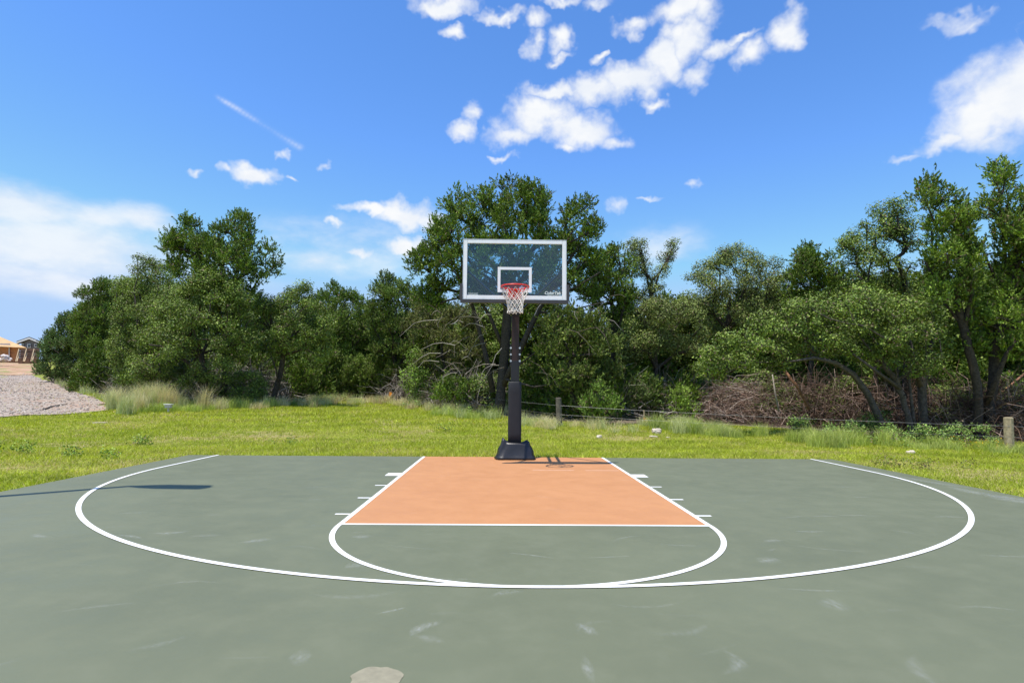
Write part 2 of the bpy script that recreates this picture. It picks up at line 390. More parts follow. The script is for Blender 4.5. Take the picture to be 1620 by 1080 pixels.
GRAVEL = np.array(GRAVEL+[g0+np.array([-7, -.8, 0]), g1+np.array([-22, 0, 0]), g1])
tag(drape('gravel_path', GRAVEL, 'gravel', .03), 'grey pink gravel track climbing away on the left', kind='structure')
SOIL = np.array([ground(-6, 594), ground(52, 594), ground(62, 590), ground(60, 572), ground(40, 569), ground(-30, 569), ground(-40, 592)])
tag(drape('dirt_bank', SOIL, 'soil', .05, step=2.0, jitter=.4), 'bare reddish soil bank above the gravel', kind='structure')
WOOD = np.array([ground(*q)[:2] for q in [(60, 606), (130, 622), (230, 634), (330, 640), (430, 640), (560, 632), (690, 640), (770, 657), (830, 662), (960, 672), (1080, 668), (1250, 680), (1440, 694), (1600, 700)]])
woodpoly = np.vstack([WOOD, [[26, 8], [40, 40], [-10, 70], [-60, 75], [-52, 58]]])
tag(drape('wood_floor', woodpoly, 'litter', .02, step=1.2, jitter=.25), 'brown leaf litter under the trees', kind='structure')

# ------------------------------------------------------------------ court
bm = Geo(); bm.box((0, (SY0+SY1)/2, -.07), (2*SX, SY1-SY0, .14))
court = bm.build('court', 'court_green', bevel=.008); tag(court, 'green painted half basketball court with white markings', kind='structure')
FT = .3048; YF = SY1-.004
def sheet(name, polys, z, mat, kind=None):
    g = Geo()
    for q in polys: g.add([(x, y, z) for x, y in q], [list(range(len(q)))])
    o = g.build(name, mat, court, origin=np.zeros(3)); return o
LW, XK = .0508, 6*FT
YFT = -19*FT
sheet('key_paint', [[(-XK+.02, YFT+.02), (XK-.02, YFT+.02), (XK-.02, YF), (-XK+.02, YF)]], .0015, 'court_key')
sheet('lane_line', [[(-XK, YFT), (-XK+LW, YFT), (-XK+LW, YF), (-XK, YF)]], .0032, 'line_paint')
sheet('lane_line', [[(XK-LW, YFT), (XK, YFT), (XK, YF), (XK-LW, YF)]], .0032, 'line_paint')
sheet('free_throw_line', [[(-XK+LW, YFT), (XK-LW, YFT), (XK-LW, YFT+LW), (-XK+LW, YFT+LW)]], .0032, 'line_paint')
for sx in (-1, 1):
    for (a, b) in ((7, 8), (11, 11+1/6), (14.17, 14.34), (17.3, 17.47)):
        tk = .215 if a == 7 else .158
        q = [(sx*XK, -b*FT), (sx*(XK+tk), -b*FT), (sx*(XK+tk), -a*FT), (sx*XK, -a*FT)]
        sheet('lane_block' if a == 7 else 'lane_mark', [q if sx > 0 else q[::-1]], .0028, 'line_paint')
def arc(cx, cy, r, w, a0, a1, n=96):
    th = np.linspace(a0, a1, n+1); P = []
    for i in range(n):
        P.append([(cx+r*cos(th[i]), cy+r*sin(th[i])), (cx+r*cos(th[i+1]), cy+r*sin(th[i+1])), (cx+(r-w)*cos(th[i+1]), cy+(r-w)*sin(th[i+1])), (cx+(r-w)*cos(th[i]), cy+(r-w)*sin(th[i]))])
    return P
sheet('free_throw_circle', arc(0, YFT, XK, LW*.94, pi, 2*pi), .0044, 'line_paint')
DX3, R3, YH = .07, 19.75*FT, -5.25*FT
sheet('three_point_line', arc(DX3, YH, R3, LW, pi, 2*pi, 160) +
      [[(DX3-R3, YH), (DX3-R3+LW, YH), (DX3-R3+LW, YF), (DX3-R3, YF)], [(DX3+R3-LW, YH), (DX3+R3, YH), (DX3+R3, YF), (DX3+R3-LW, YF)]], .0058, 'line_paint')
for (x0, x1) in ((.28, .98), (1.17, XK-.1)):                       # faded strip of an older line in the key
    sheet('worn_line', [[(x0, -1.70), (x1, -1.70), (x1, -1.64), (x0, -1.64)]], .0028, 'worn_line')
# scuff marks where balls and shoes dragged
sg = Geo()
def scuff(x, y, L, W, a, al):
    n = 6; u = np.linspace(-1, 1, n); ca, sa = cos(a), sin(a); V = []; C = []
    bend = rng.normal(0, .12)
    for i, q in enumerate(u):
        wv_ = W*(1-q*q*.8)
        for k in (-1, 0, 1):
            X = q*L/2; Y = k*wv_/2+bend*L*q*q; V.append((x+X*ca-Y*sa, y+X*sa+Y*ca, .0021)); C.append(.5*al*(1-abs(q)**2) if k == 0 else 0)
    F = []
    for i in range(n-1):
        for k in range(2): F.append([i*3+k, (i+1)*3+k, (i+1)*3+k+1, i*3+k+1])
    V = np.array(V); base_n = sg.n
    for f in F: sg.F[4].append([j+base_n for j in f])
    sg.V.append(V); sg.n += len(V); sg.C.append(np.array([[c, c, c] for c in C]))
for (px, py, L, W, a, al) in [(668, 992, .26, .10, .9, .85), (928, 995, .2, .10, -1.1, .8), (800, 937, .25, .10, .4, .5), (208, 768+80, .35, .08, -.4, .6), (212, 811, .35, .05, .2, .6), (270, 843, .3, .12, .3, .6),
    (325, 847, .3, .12, .2, .4), (405, 855, .3, .15, .6, .6), (60, 848, .3, .1, -.5, .6), (840, 878, .5, .04, -.4, .7), (572, 849, .2, .15, .2, .6), (567, 893, .25, .2, .5, .5), (650, 866, .6, .03, -.3, .3), (965, 881, .5, .04, .15, .5), (620, 966, .2, .04, .6, .7),
    (1215, 886, .25, .2, .5, .6), (1222, 855, .25, .12, .3, .5), (1305, 816, .35, .06, .0, .75), (1355, 815, .5, .05, -.1, .6), (1283, 841, .35, .06, 0, .75), (1170, 792, .3, .05, 0, .5), (1500, 817, .4, .07, -.1, .7), (1340, 770, .4, .06, .1, .6), (1362, 786, .3, .08, .1, .5),
    (1290, 934, .5, .05, -.1, .5), (1318, 956, .25, .2, 1.4, .5), (1450, 1060, .4, .1, 1.3, .4), (1320, 870, .7, .05, -.3, .35), (1600, 880, .6, .06, -.1, .5), (1560, 960, .4, .05, -.2, .4), (500, 770, .4, .05, 0, .45), (480, 741, .4, .04, 0, .4), (500, 790, .3, .07, .2, .4), (1430, 760, .5, .1, -.2, .4),
    (475, 1040, .12, .2, .2, .5), (560, 945, .6, .1, .1, .3), (680, 1010, .2, .1, -.5, .4), (1030, 960, .5, .05, .1, .3), (1090, 1000, .4, .1, .4, .3), (150, 960, .5, .06, .4, .35), (300, 920, .5, .05, .2, .3), (930, 1058, .07, .3, .0, .55), (250, 1020, .3, .08, .7, .3), (1170, 1050, .3, .1, 1.2, .5)]:
    g_ = CAM+ray(px, py)*(-CAM_H/ray(px, py)[2]); scuff(g_[0], g_[1], L, W, a, al)
for (px, py, L, W, a, al) in [(1560, 782, 1.6, .35, -1.35, .8), (1500, 762, 1.6, .25, -1.4, .6), (1610, 792, 1.2, .45, -1.3, .8), (1440, 746, 1.5, .2, -1.4, .45), (1180, 729, 2.0, .1, 0, .5), (1060, 728, 2.0, .08, 0, .4)]:
    g_ = CAM+ray(px, py)*(-CAM_H/ray(px, py)[2]); scuff(min(g_[0], SX-.3), g_[1], L, W, a, al)
for k in range(70):
    scuff(rng.uniform(-6, 6), rng.uniform(-10, -1), rng.uniform(.1, .5), rng.uniform(.02, .07), rng.normal(.1, .5), rng.uniform(.12, .4))
so_ = sg.build('scuff_marks', 'scuff', court, origin=np.zeros(3)); so_['kind'] = 'stuff'
simple('tan_patch', (.245, .225, .155), .85, var=.10, scale=20)
th = np.linspace(0, 2*pi, 40, endpoint=False)
rr = 1+.05*np.sin(3*th+1)+.04*np.sin(7*th)+rng.normal(0, .02, 40)
sheet('tan_stain', [[(-.80+.115*r*cos(a), -8.83+.115*r*sin(a)) for r, a in zip(rr, th)]], .0023, 'tan_patch')

# ------------------------------------------------------------------ basketball hoop
HX, HY, HZ = -.04, -1.334, .058                                   # board offset, board front plane, height correction
POLE_Y = .12
hoop = empty('basketball_hoop', (0, POLE_Y, 0), 'basketball hoop with clear glass backboard on a padded black pole', 'basketball hoop')
PX = .012
g = Geo(); g.box((PX, POLE_Y, 2.48), (.15, .15, 1.14)); g.build('upper_pole', 'brown_metal', hoop, bevel=.012)
g = Geo(); g.box((PX, POLE_Y, 1.0), (.168, .168, 1.86)); g.build('lower_pole', 'black_metal', hoop, bevel=.012)
for sx in (-1, 1):
    g = Geo(); g.box((PX+sx*.092, POLE_Y, 2.05), (.024, .11, .44)); fl = g.build('splice_plate', 'black_metal', hoop, bevel=.004)
    for z in (1.93, 2.06, 2.19):
        g = Geo(); g.tube([(PX+sx*.09, POLE_Y-.05, z), (PX+sx*.09, POLE_Y-.085, z)], .021, 8); g.build('bolt', 'bolt', fl, origin=np.array([0, POLE_Y, 0]))
# pad: rounded sleeve
def rsq(w, d, n=24, e=4):
    th = np.linspace(0, 2*pi, n, endpoint=False)
    return np.c_[np.sign(np.cos(th))*np.abs(np.cos(th))**(2/e)*w/2, np.sign(np.sin(th))*np.abs(np.sin(th))**(2/e)*d/2]
def loft(name, rings, mat, parent, smooth_=True, origin=None):
    n = len(rings[0]); V = np.vstack(rings); F = [[i*n+k, i*n+(k+1) % n, (i+1)*n+(k+1) % n, (i+1)*n+k] for i in range(len(rings)-1) for k in range(n)]
    F = [np.array(F), np.array([list(range(n))[::-1], [(len(rings)-1)*n+k for k in range(n)]])]
    o = mesh_np(name, V, F, mat, parent, None, origin, smooth_)
    bm_ = bmesh.new(); bm_.from_mesh(o.data); bmesh.ops.recalc_face_normals(bm_, faces=bm_.faces); bm_.to_mesh(o.data); bm_.free()
    return o
sec = rsq(.265, .265, 28, 5)
rings = []
for z, s in ((.18, 1.0), (.5, 1.01), (.9, 1.0), (1.3, 1.0), (1.49, .995), (1.505, .95), (1.508, .7)):
    rings.append(np.c_[PX+sec[:, 0]*s, POLE_Y+sec[:, 1]*s, np.full(28, z+.004)])
loft('pole_pad', rings, 'black_pad', hoop)
# draped vinyl skirt round the base
n = 48; rings = []; th = np.linspace(0, 2*pi, n, endpoint=False); ph = rng.uniform(0, 6, 6)
for i, u in enumerate(np.linspace(0, 1, 9)):
    q = rsq(.82-.26*u**.8-.02*sin(u*9), .70-.24*u**.8, n, 5)
    wr = 1+.025*np.sin(5*th+ph[0]+3*u)+.018*np.sin(11*th+ph[1]-4*u)+.012*np.sin(17*th+ph[2]+6*u)
    z = .012+u*.30+u*u*(.045*np.maximum(0, np.cos(2*th-pi/2+.3))**2*np.abs(np.sin(2*th))+.06*np.exp(-((np.mod(th+5.5, 2*pi)-pi)/.45)**2)+.03*np.exp(-((np.mod(th+.9, 2*pi)-pi)/.4)**2))
    rings.append(np.c_[.028+q[:, 0]*wr, POLE_Y-.02+q[:, 1]*wr, z+.01*np.sin(7*th+ph[3])*u])
q = rsq(.27, .27, n, 5); rings.append(np.c_[PX+q[:, 0], POLE_Y+q[:, 1], np.full(n, .27)])
loft('base_skirt', rings, 'black_vinyl', hoop)
# arm and struts
BZ = 9.5*FT+HZ; BW, BH = 1.83, 1.067; BB = HY+.045                # bottom of board, size, back plane
g = Geo()
for sx in (-1, 1): g.tube([(PX+sx*.085, POLE_Y, 2.93), (HX+sx*.085, BB+.02, BZ+.02)], .032, 6)
g.box((PX, POLE_Y, 2.93), (.21, .17, .14)); g.build('arm', 'black_metal', hoop)
for sx in (-1, 1):
    g = Geo(); g.tube([(PX+sx*.10, POLE_Y-.12, 2.93), (HX+sx*.84, BB+.02, BZ+.50)], .026, 6); g.build('strut', 'black_metal', hoop)
BC = np.array([HX, HY, BZ+BH/2])
pane_g = Geo(); pane_g.box((HX, HY+.022, BZ+BH/2), (BW-.05, .012, BH-.05)); board = pane_g.build('backboard', 'backboard_glass', hoop)
O_ = np.array([0, POLE_Y, 0])
FWt = .062
def frame_bar(name, c, s, mat, parent=board, bevel=.004):
    g = Geo(); g.box(c, s); return g.build(name, mat, parent, origin=O_, bevel=bevel)
for sz in (-1, 1): frame_bar('frame_rail', (HX, HY+.012, BC[2]+sz*(BH-FWt)/2), (BW-2*FWt-.004, .05, FWt-.001), 'white_frame')
for sx in (-1, 1): frame_bar('frame_stile', (HX+sx*(BW-FWt)/2, HY+.0125, BC[2]), (FWt, .05, BH), 'white_frame')
for sz in (-1, 1): frame_bar('edge_trim', (HX, HY+.02, BC[2]+sz*(BH/2+.006)), (BW+.024, .07, .012), 'aluminium', bevel=.002)
for sx in (-1, 1): frame_bar('edge_trim', (HX+sx*(BW/2+.006), HY+.0205, BC[2]), (.012, .069, BH), 'aluminium', bevel=.002)
TW, TH, TZ, tl = .61, .457, BZ+.125, .050
g = Geo()
g.box((HX, HY+.0125, TZ+tl/2), (TW, .004, tl)); g.box((HX, HY+.0125, TZ+TH-tl/2), (TW, .004, tl))
for sx in (-1, 1): g.box((HX+sx*(TW-tl)/2, HY+.0125, TZ+TH/2), (tl, .0036, TH-2*tl-.001))
g.build('target_square', 'white_frame', board, origin=O_)
g = Geo(); g.box((HX, HY+.015, BZ-.042), (BW+.10, .085, .06))
for sx in (-1, 1): g.box((HX+sx*(BW/2+.037), HY+.015, BZ+.125), (.048, .084, .29))
g.build('edge_padding', 'dark_pad', board, origin=O_)
# lettering lower right and the small print lower left
cu = bpy.data.curves.new('lettering', 'FONT'); cu.body = 'ColorTek'; cu.size = .073; cu.shear = .25; cu.extrude = .0008; cu.offset = .0018; cu.align_x = 'RIGHT'
to = bpy.data.objects.new('lettering_curve', cu); COL.objects.link(to)
dg = bpy.context.evaluated_depsgraph_get(); me = bpy.data.meshes.new_from_object(to.evaluated_get(dg)); bpy.data.objects.remove(to)
me.materials.clear(); me.materials.append(MATS['letter_white'])
lo = bpy.data.objects.new('lettering', me); COL.objects.link(lo); lo.parent = board; lo.rotation_euler = (pi/2, 0, 0)
lo.location = (HX+BW/2-FWt-.03, HY+.0135-POLE_Y, BZ+FWt+.035)
g = Geo()
for k in range(2):
    x = HX-BW/2+FWt+.02
    while x < HX-BW/2+FWt+.20:
        w = rng.uniform(.008, .022); g.box((x+w/2, HY+.0135, BZ+FWt+.014+k*.022), (w, .002, .008)); x += w+.005
g.build('small_print', 'letter_white', board, origin=O_)
g = Geo(); x = HX+BW/2-FWt-.27
while x < HX+BW/2-FWt-.04:
    w = rng.uniform(.008, .02); g.box((x+w/2, HY+.0135, BZ+FWt+.016), (w, .002, .007)); x += w+.005
g.build('small_print', 'letter_white', board, origin=O_)
# rim
RZ = 3.048+HZ; RR = .238; RC = np.array([HX, HY-.15-RR, RZ])
th = np.linspace(0, 2*pi, 49)
g = Geo(); g.tube(np.c_[RC[0]+RR*np.cos(th), RC[1]+RR*np.sin(th), np.full(49, RZ)], .0125, 8, cap=False); rim = g.build('rim', 'rim_red', hoop, smooth_=True)
g = Geo(); a_ = np.linspace(0, 2*pi, 33); g.tube(np.c_[RC[0]+(RR-.006)*np.cos(a_), RC[1]+(RR-.006)*np.sin(a_), np.full(33, RZ-.038)], .005, 5, cap=False); g.build('net_ring', 'rim_red', rim, origin=O_, smooth_=True)
g = Geo(); g.box((HX, HY-.025, RZ-.07), (.22, .05, .17)); g.build('mount_plate', 'rim_red', rim, origin=O_, bevel=.006)
g = Geo()
g.prism([(HX-.09, HY-.05, RZ+.004), (HX+.09, HY-.05, RZ+.004), (HX+.13, RC[1]+RR*.86, RZ+.004), (HX-.13, RC[1]+RR*.86, RZ+.004)], (0, 0, -.012))
for sx in (-1, 1): g.tube([(HX+sx*.09, HY-.05, RZ-.13), (HX+sx*.17, RC[1]+RR*.72, RZ-.012)], .009, 6)
g.build('neck', 'rim_red', rim, origin=O_)
# net
rows = [(0.0, RR-.006, -.038), (1, .205, -.13), (2, .172, -.195), (3, .150, -.25), (4, .138, -.305), (5, .130, -.36), (6, .126, -.41), (7, .135, -.455)]
g = Geo(); K = 12
jit = rng.normal(0, .004, (8, K, 3))
def node(i, k):
    a = (k+i*.5)*2*pi/K; r = rows[i][1]; return np.array([RC[0]+r*cos(a), RC[1]+r*sin(a), RZ+rows[i][2]])+jit[i, k % K]*(i > 0)
for i in range(7):
    for k in range(K):
        for d in (0, -1):
            a, b = node(i, k), node(i+1, (k+d)); a, b = np.array(a), np.array(b)
            g.tube([a, (a+b)/2+rng.normal(0, .003, 3), b], .0062, 4)
net = g.build('net', 'net_cord', hoop)

# ------------------------------------------------------------------ light pole just outside the left edge (its shadow lies on the court)
LH = 6.4
tip = np.array([-5.22, -3.57, 0]); lb = tip-np.array([.835, .65, 0])/3.106*LH
lamp = empty('light_pole', lb+np.array([0, 0, terrain(lb[0], lb[1])]), 'dark light pole beside the left court edge, casting the long shadow', 'light pole')
z0 = float(terrain(lb[0], lb[1]))
g = Geo(); g.tube([(lb[0], lb[1], z0), (lb[0], lb[1], 3), (lb[0], lb[1], LH)], [.085, .075, .062], 10); g.build('pole', 'lamp_bronze', lamp)
g = Geo(); g.box((lb[0], lb[1], z0+.04), (.3, .3, .06)); g.build('base_plate', 'lamp_bronze', lamp, bevel=.01)
g = Geo()
pr = [(0, -.04), (.2, -.12), (.45, -.165), (1.03, -.165), (1.10, -.02), (1.03, .165), (.45, .165), (.2, .12), (0, .04)]
g.prism([(lb[0]+x, lb[1]+y-.05*x, LH-.02) for x, y in pr], (0, 0, .07)); g.build('lamp_head', 'lamp_bronze', lamp)

# ------------------------------------------------------------------ trees
JUN = [(.044, .078, .014), (.064, .102, .016), (.094, .130, .020), (.054, .090, .018)]
OAK = [(.070, .104, .024), (.092, .130, .028), (.058, .090, .022), (.118, .150, .040)]
OAKG = [(.088, .112, .036), (.105, .130, .042), (.072, .094, .030), (.14, .16, .065)]
BRI = [(.10, .16, .03), (.13, .19, .035), (.085, .135, .028)]
def leaf_mesh(P, A, S, L, W, pal, tint):
    n = len(P); Nn = unit(np.cross(A, S)); f = Nn*(W*.18)[:, None]
    V = np.empty((n, 4, 3)); V[:, 0] = P-A*(L/2)[:, None]; V[:, 2] = P+A*(L/2)[:, None]
    V[:, 1] = P+S*(W/2)[:, None]+f; V[:, 3] = P-S*(W/2)[:, None]+f
    pal = np.array(pal); c = pal[rng.integers(0, len(pal), n)]*rng.uniform(.45, 1.5, (n, 1))*tint*np.array([1.98, 1.98, 1.50])
    dry_ = rng.random(n) < .06; c[dry_] = np.array([.22, .16, .10])*rng.uniform(.7, 1.2, (dry_.sum(), 1))
    return V.reshape(-1, 3), np.arange(4*n).reshape(n, 4), np.repeat(c, 4, axis=0)
def juniper_leaves(C, R, k, sz=1.0):
    """sprays of scale foliage pointing out and up from each clump"""
    out = []
    for c, r in zip(C, R):
        ns = max(6, int(k*31*(r/.45)**2)); d = rnd_dir(ns); d[:, 2] = d[:, 2]*.9+.15; d = unit(d)
        root = c+d*r*rng.uniform(.25, .8, (ns, 1))*np.array([1, 1, 1.1])
        ax = unit(d*.6+np.array([0, 0, .75])+rng.normal(0, .35, (ns, 3))); ln = rng.uniform(.22, .42, ns)*sz
        m_ = 13; tt = rng.uniform(0, 1, (ns, m_)); P = root[:, None]+ax[:, None]*(tt*ln[:, None])[..., None]+rng.normal(0, .045*sz, (ns, m_, 3))*(1.15-tt)[..., None]
        A = unit(ax[:, None]+rng.normal(0, .42, (ns, m_, 3)))
        out.append((P.reshape(-1, 3), A.reshape(-1, 3), np.full(ns*m_, rng.uniform(.75, 1.3))))
    P = np.vstack([o[0] for o in out]); A = np.vstack([o[1] for o in out]); T = np.concatenate([o[2] for o in out])
    S = unit(np.cross(A, rnd_dir(len(P)))); n = len(P)
    return P, A, S, rng.uniform(.09, .17, n)*sz, rng.uniform(.032, .058, n)*sz, T[:, None]
def oak_leaves(C, R, k, sz=1.0):
    out = []
    for c, r in zip(C, R):
        n = int(k*360*(r/.45)**2); d = rnd_dir(n); rad = r*rng.uniform(.12, 1, (n, 1))**.4
        out.append((c+d*rad*np.array([1.1, 1.1, .8])+rng.normal(0, .05, (n, 3)), np.full(n, rng.uniform(.72, 1.3)), d))
    P = np.vstack([o[0] for o in out]); T = np.concatenate([o[1] for o in out]); n = len(P); d = np.vstack([o[2] for o in out])
    nrm = unit(rnd_dir(n)*.8+d*.8+np.array([0, 0, .45])); A = unit(np.cross(nrm, rnd_dir(n))); S = np.cross(nrm, A)
    return P, A, S, rng.uniform(.065, .115, n)*sz, rng.uniform(.038, .065, n)*sz, T[:, None]
def dist_poly(pts, poly):
    d = np.full(len(pts), 1e9)
    for a, b in zip(poly, np.roll(poly, -1, 0)):
        ab = b-a; t_ = np.clip(((pts-a) @ ab)/(ab @ ab+1e-9), 0, 1); d = np.minimum(d, np.linalg.norm(pts-(a+t_[:, None]*ab), axis=1))
    return d
def skeleton(trunk_pts, r0, C, R, bark, parent, twigs=3, name='trunk', wob=.12):
    """grow limbs from the trunk polyline to every clump; thickness follows what a limb carries"""
    nodes = [np.array(q) for q in trunk_pts]; par = [-1]+list(range(len(nodes)-1)); plen = [0.0]
    for i in range(1, len(nodes)): plen.append(plen[-1]+np.linalg.norm(nodes[i]-nodes[i-1]))
    nt0 = len(nodes); lowest = 1 if nt0 < 3 else nt0//2
    order = np.argsort([np.linalg.norm(c-nodes[-1]) for c in C])
    for j in order:
        c = C[j]; NN = np.array(nodes); d = np.linalg.norm(NN-c, axis=1)
        cost = d+.32*np.array(plen)+np.maximum(0, NN[:, 2]-c[2]+.15)*.9; cost[:lowest] += 5
        b = int(np.argmin(cost)); s = max(1, int(d[b]/.8)); prev = b
        for q in range(1, s+1):
            p_ = nodes[b]+(c-nodes[b])*q/s+(rng.normal(0, wob, 3) if q < s else 0)+np.array([0, 0, .12*sin(pi*q/s)])
            nodes.append(p_); par.append(prev); plen.append(plen[prev]+np.linalg.norm(p_-nodes[prev])); prev = len(nodes)-1
    w = np.full(len(nodes), 1e-9); kids = np.zeros(len(nodes), int)
    for i in range(len(nodes)-1, 0, -1): kids[par[i]] += 1
    for i in range(len(nodes)-1, 0, -1):
        if kids[i] == 0: w[i] += .011**2.2
        w[par[i]] += w[i]
    rad = w**(1/2.2); k = r0/max(rad[0], 1e-6); rad = np.maximum(.010, rad*(k if k > 0 else 1)); rad = np.minimum(rad, r0)
    for i in range(nt0): rad[i] = max(rad[i], r0*(1-.45*i/max(1, nt0-1)))
    rad[0] = r0*1.25
    g = Geo()
    for i in range(1, len(nodes)):
        a = nodes[par[i]]; b = nodes[i]; ra = min(rad[par[i]], rad[i]*1.7) if i >= nt0 else rad[par[i]]
        mid = (a+b)/2+rng.normal(0, .03, 3)
        g.tube([a, mid, b], [ra, (ra+rad[i])/2, rad[i]], 7 if i < nt0 else 5, cap=False)
    for c, r in zip(C, R):
        for q in range(twigs-1):
            d = rnd_dir(1)[0]; d[2] = abs(d[2])*.6; e = c+d*r*1.05
            g.tube([c-d*r*.1, (c+e)/2+rng.normal(0, .04, 3), e], [.011, .008, .004], 3, cap=False)
    return g.build(name, bark, parent, smooth_=True)
def tree(name, kind, base_px, poly, label, trunk=None, dens=1.0, cl=5.0, bark='bark_dark', r0=.15, thick=2.0, pal=None, extra=None, cat='tree', ddepth=0.0, rmax=.5, gap=.0, leafk=1.0, group='trees at the edge of the wood', szk=1.0, lean=0.0):
    b = ground(*base_px)
    if ddepth:                                                     # stands behind what hides its foot: same bearing, further back
        r = ray(*base_px); r = r/np.linalg.norm(r[:2]); b = b+r*ddepth; b[2] = terrain(b[0], b[1])
    D = depth_of(b); mpp = D/FPX; poly = np.array(poly, float)
    area = .5*abs(np.dot(poly[:, 0], np.roll(poly[:, 1], 1))-np.dot(poly[:, 1], np.roll(poly[:, 0], 1)))*mpp**2
    n = int(area*cl*dens*1.32); lo, hi = poly.min(0), poly.max(0); C = []; R = []
    tries = 0
    while len(C) < n and tries < 40:
        tries += 1
        q = rng.uniform(lo, hi, (n*2, 2)); q = q[inside(q, poly)]; de = dist_poly(q, poly)*mpp
        r = rng.uniform(.2, rmax, len(q)) if kind == 'O' else rng.uniform(.27, rmax+.07, len(q)); ok = de > r*.55; q, de, r = q[ok], de[ok], r[ok]
        if gap:
            s_ = np.sin(q[:, 0]*.11+base_px[0])*np.sin(q[:, 1]*.13+base_px[1]*.7); ok = s_ < 1-gap*1.6+rng.uniform(-.2, .2, len(q)); q, de, r = q[ok], de[ok], r[ok]
        for (x, y), e, rr_ in zip(q, de, r):
            T = min(.9*e+.25, thick); off = rng.uniform(-T, T)
            c = at(x, y, D+off)
            if C and np.min(np.linalg.norm(np.array(C[-160:])-c, axis=1)) < .22: continue
            C.append(c); R.append(rr_)
            if len(C) >= n: break
    C = np.array(C); R = np.array(R)
    e = empty(name, b, label, cat, group)
    pm = poly.mean(0)
    if trunk is None:
        top = at(pm[0]*.6+base_px[0]*.4, pm[1]+.22*(hi[1]-lo[1]), D); tp = [b+np.array([0, 0, -.1]), b+(top-b)*.35+rng.normal(0, .12, 3)*[1, 1, 0], b+(top-b)*.7+rng.normal(0, .15, 3)*[1, 1, 0], top]
    else:
        tp = [b+np.array([0, 0, -.1])]+[at(x, y, D+dz) for x, y, dz in trunk]
    tr_ = skeleton(tp, r0*.8, C, R, bark, e)
    P, A, S, L, W, T = (juniper_leaves if kind == 'J' else oak_leaves)(C, R, leafk, szk)
    V, F, cc = leaf_mesh(P, A, S, L, W, pal or (JUN if kind == 'J' else OAK), T)
    mesh_np('crown', V, [F], 'juniper_leaf' if kind == 'J' else 'oak_leaf', e, cc)
    if extra:
        for pts in extra:
            g = Geo(); g.tube([at(x, y, D+dz) for x, y, dz, r in pts], [r for *_, r in pts], 6); g.build('limb', bark, e, smooth_=True)
    return e, D, b

G1, G2 = 'trees at the left edge of the wood', 'trees at the right edge of the wood'
tree('juniper_tree', 'J', (112, 606), [(52,596),(58,560),(72,528),(92,503),(118,488),(140,500),(160,540),(172,575),(168,606),(110,612)], 'leftmost juniper, bluish green and low, beside the gravel and the houses', r0=.14, pal=[(.04,.075,.028),(.055,.09,.03),(.07,.105,.03)], dens=1.1, group=G1, leafk=1.1)
tree('juniper_tree', 'J', (175, 618), [(116,470),(122,455),(150,440),(178,446),(186,470),(205,520),(205,590),(180,612),(140,608),(118,560),(112,510)], 'small pointed juniper second from the gravel on the left', r0=.13, group=G1, ddepth=1.5)
tree('oak_tree', 'O', (235, 630), [(172,500),(182,440),(192,420),(215,402),(240,400),(262,420),(285,445),(300,520),(290,600),(250,622),(190,616),(165,560)], 'rounded leafy oak between the leftmost junipers and the tall left tree', pal=OAK, r0=.15, dens=1.1, group=G1)
tree('juniper_tree', 'J', (352, 640), [(255,402),(258,372),(284,343),(312,346),(332,340),(358,352),(368,333),(392,330),(402,360),(428,360),(446,390),(449,432),(442,444),(420,452),(400,478),(350,492),(300,470),(268,438)],
     'tallest juniper of the left clump, top rising above the oaks', trunk=[(356, 590, 0), (357, 530, .2), (362, 470, .2), (352, 420, .1)], r0=.17, gap=.28, pal=JUN, group=G1, ddepth=1.0, dens=.9)
tree('oak_tree', 'O', (318, 641), [(200,560),(222,500),(262,455),(300,430),(345,415),(392,440),(415,490),(408,555),(375,600),(330,618),(262,622),(210,606)], 'broad dark oak in front of the tallest left juniper', trunk=[(325, 600, 0), (318, 560, .3), (300, 530, .2)], r0=.16, thick=2.4, dens=1.0, group=G1,
     extra=[[(325,620,0,.10),(300,575,-.4,.07),(262,548,-.8,.05),(235,545,-1.0,.025)]])
tree('oak_tree', 'O', (428, 640), [(392,500),(410,462),(440,440),(470,438),(492,428),(512,442),(508,470),(532,490),(534,545),(505,580),(470,560),(430,570),(398,550)], 'grey oak with a crooked dark trunk right of the tallest left juniper', trunk=[(441, 600, 0), (448, 560, .1), (432, 520, .2), (422, 490, .1)],
     pal=OAK, r0=.15, dens=.85, gap=.15, group=G1, extra=[[(447,565,0,.07),(462,530,.2,.05),(478,500,.1,.03)], [(441,610,0,.05),(437,585,-.3,.04),(428,560,-.4,.02)]])
tree('juniper_tree', 'J', (535, 628), [(480,480),(500,458),(520,446),(540,452),(556,454),(575,470),(592,510),(594,590),(560,606),(500,606),(478,560)], 'green juniper behind the leftmost fence post', r0=.15, group=G1, ddepth=2.5, pal=[(.05,.085,.018),(.07,.11,.02),(.09,.125,.025)])
tree('juniper_tree', 'J', (640, 636), [(575,480),(588,452),(608,430),(632,440),(655,450),(690,470),(705,520),(690,590),(650,606),(600,600),(578,550)], 'green juniper just left of the backboard, lower than the central tree', r0=.15, group=G1, ddepth=2.5, pal=[(.05,.08,.02),(.07,.105,.02),(.09,.12,.03)], dens=.9,
     trunk=[(632, 600, 0), (622, 560, .2), (640, 520, .1)], extra=[[(620,590,0,.06),(645,560,.2,.05),(668,545,.3,.03)]])
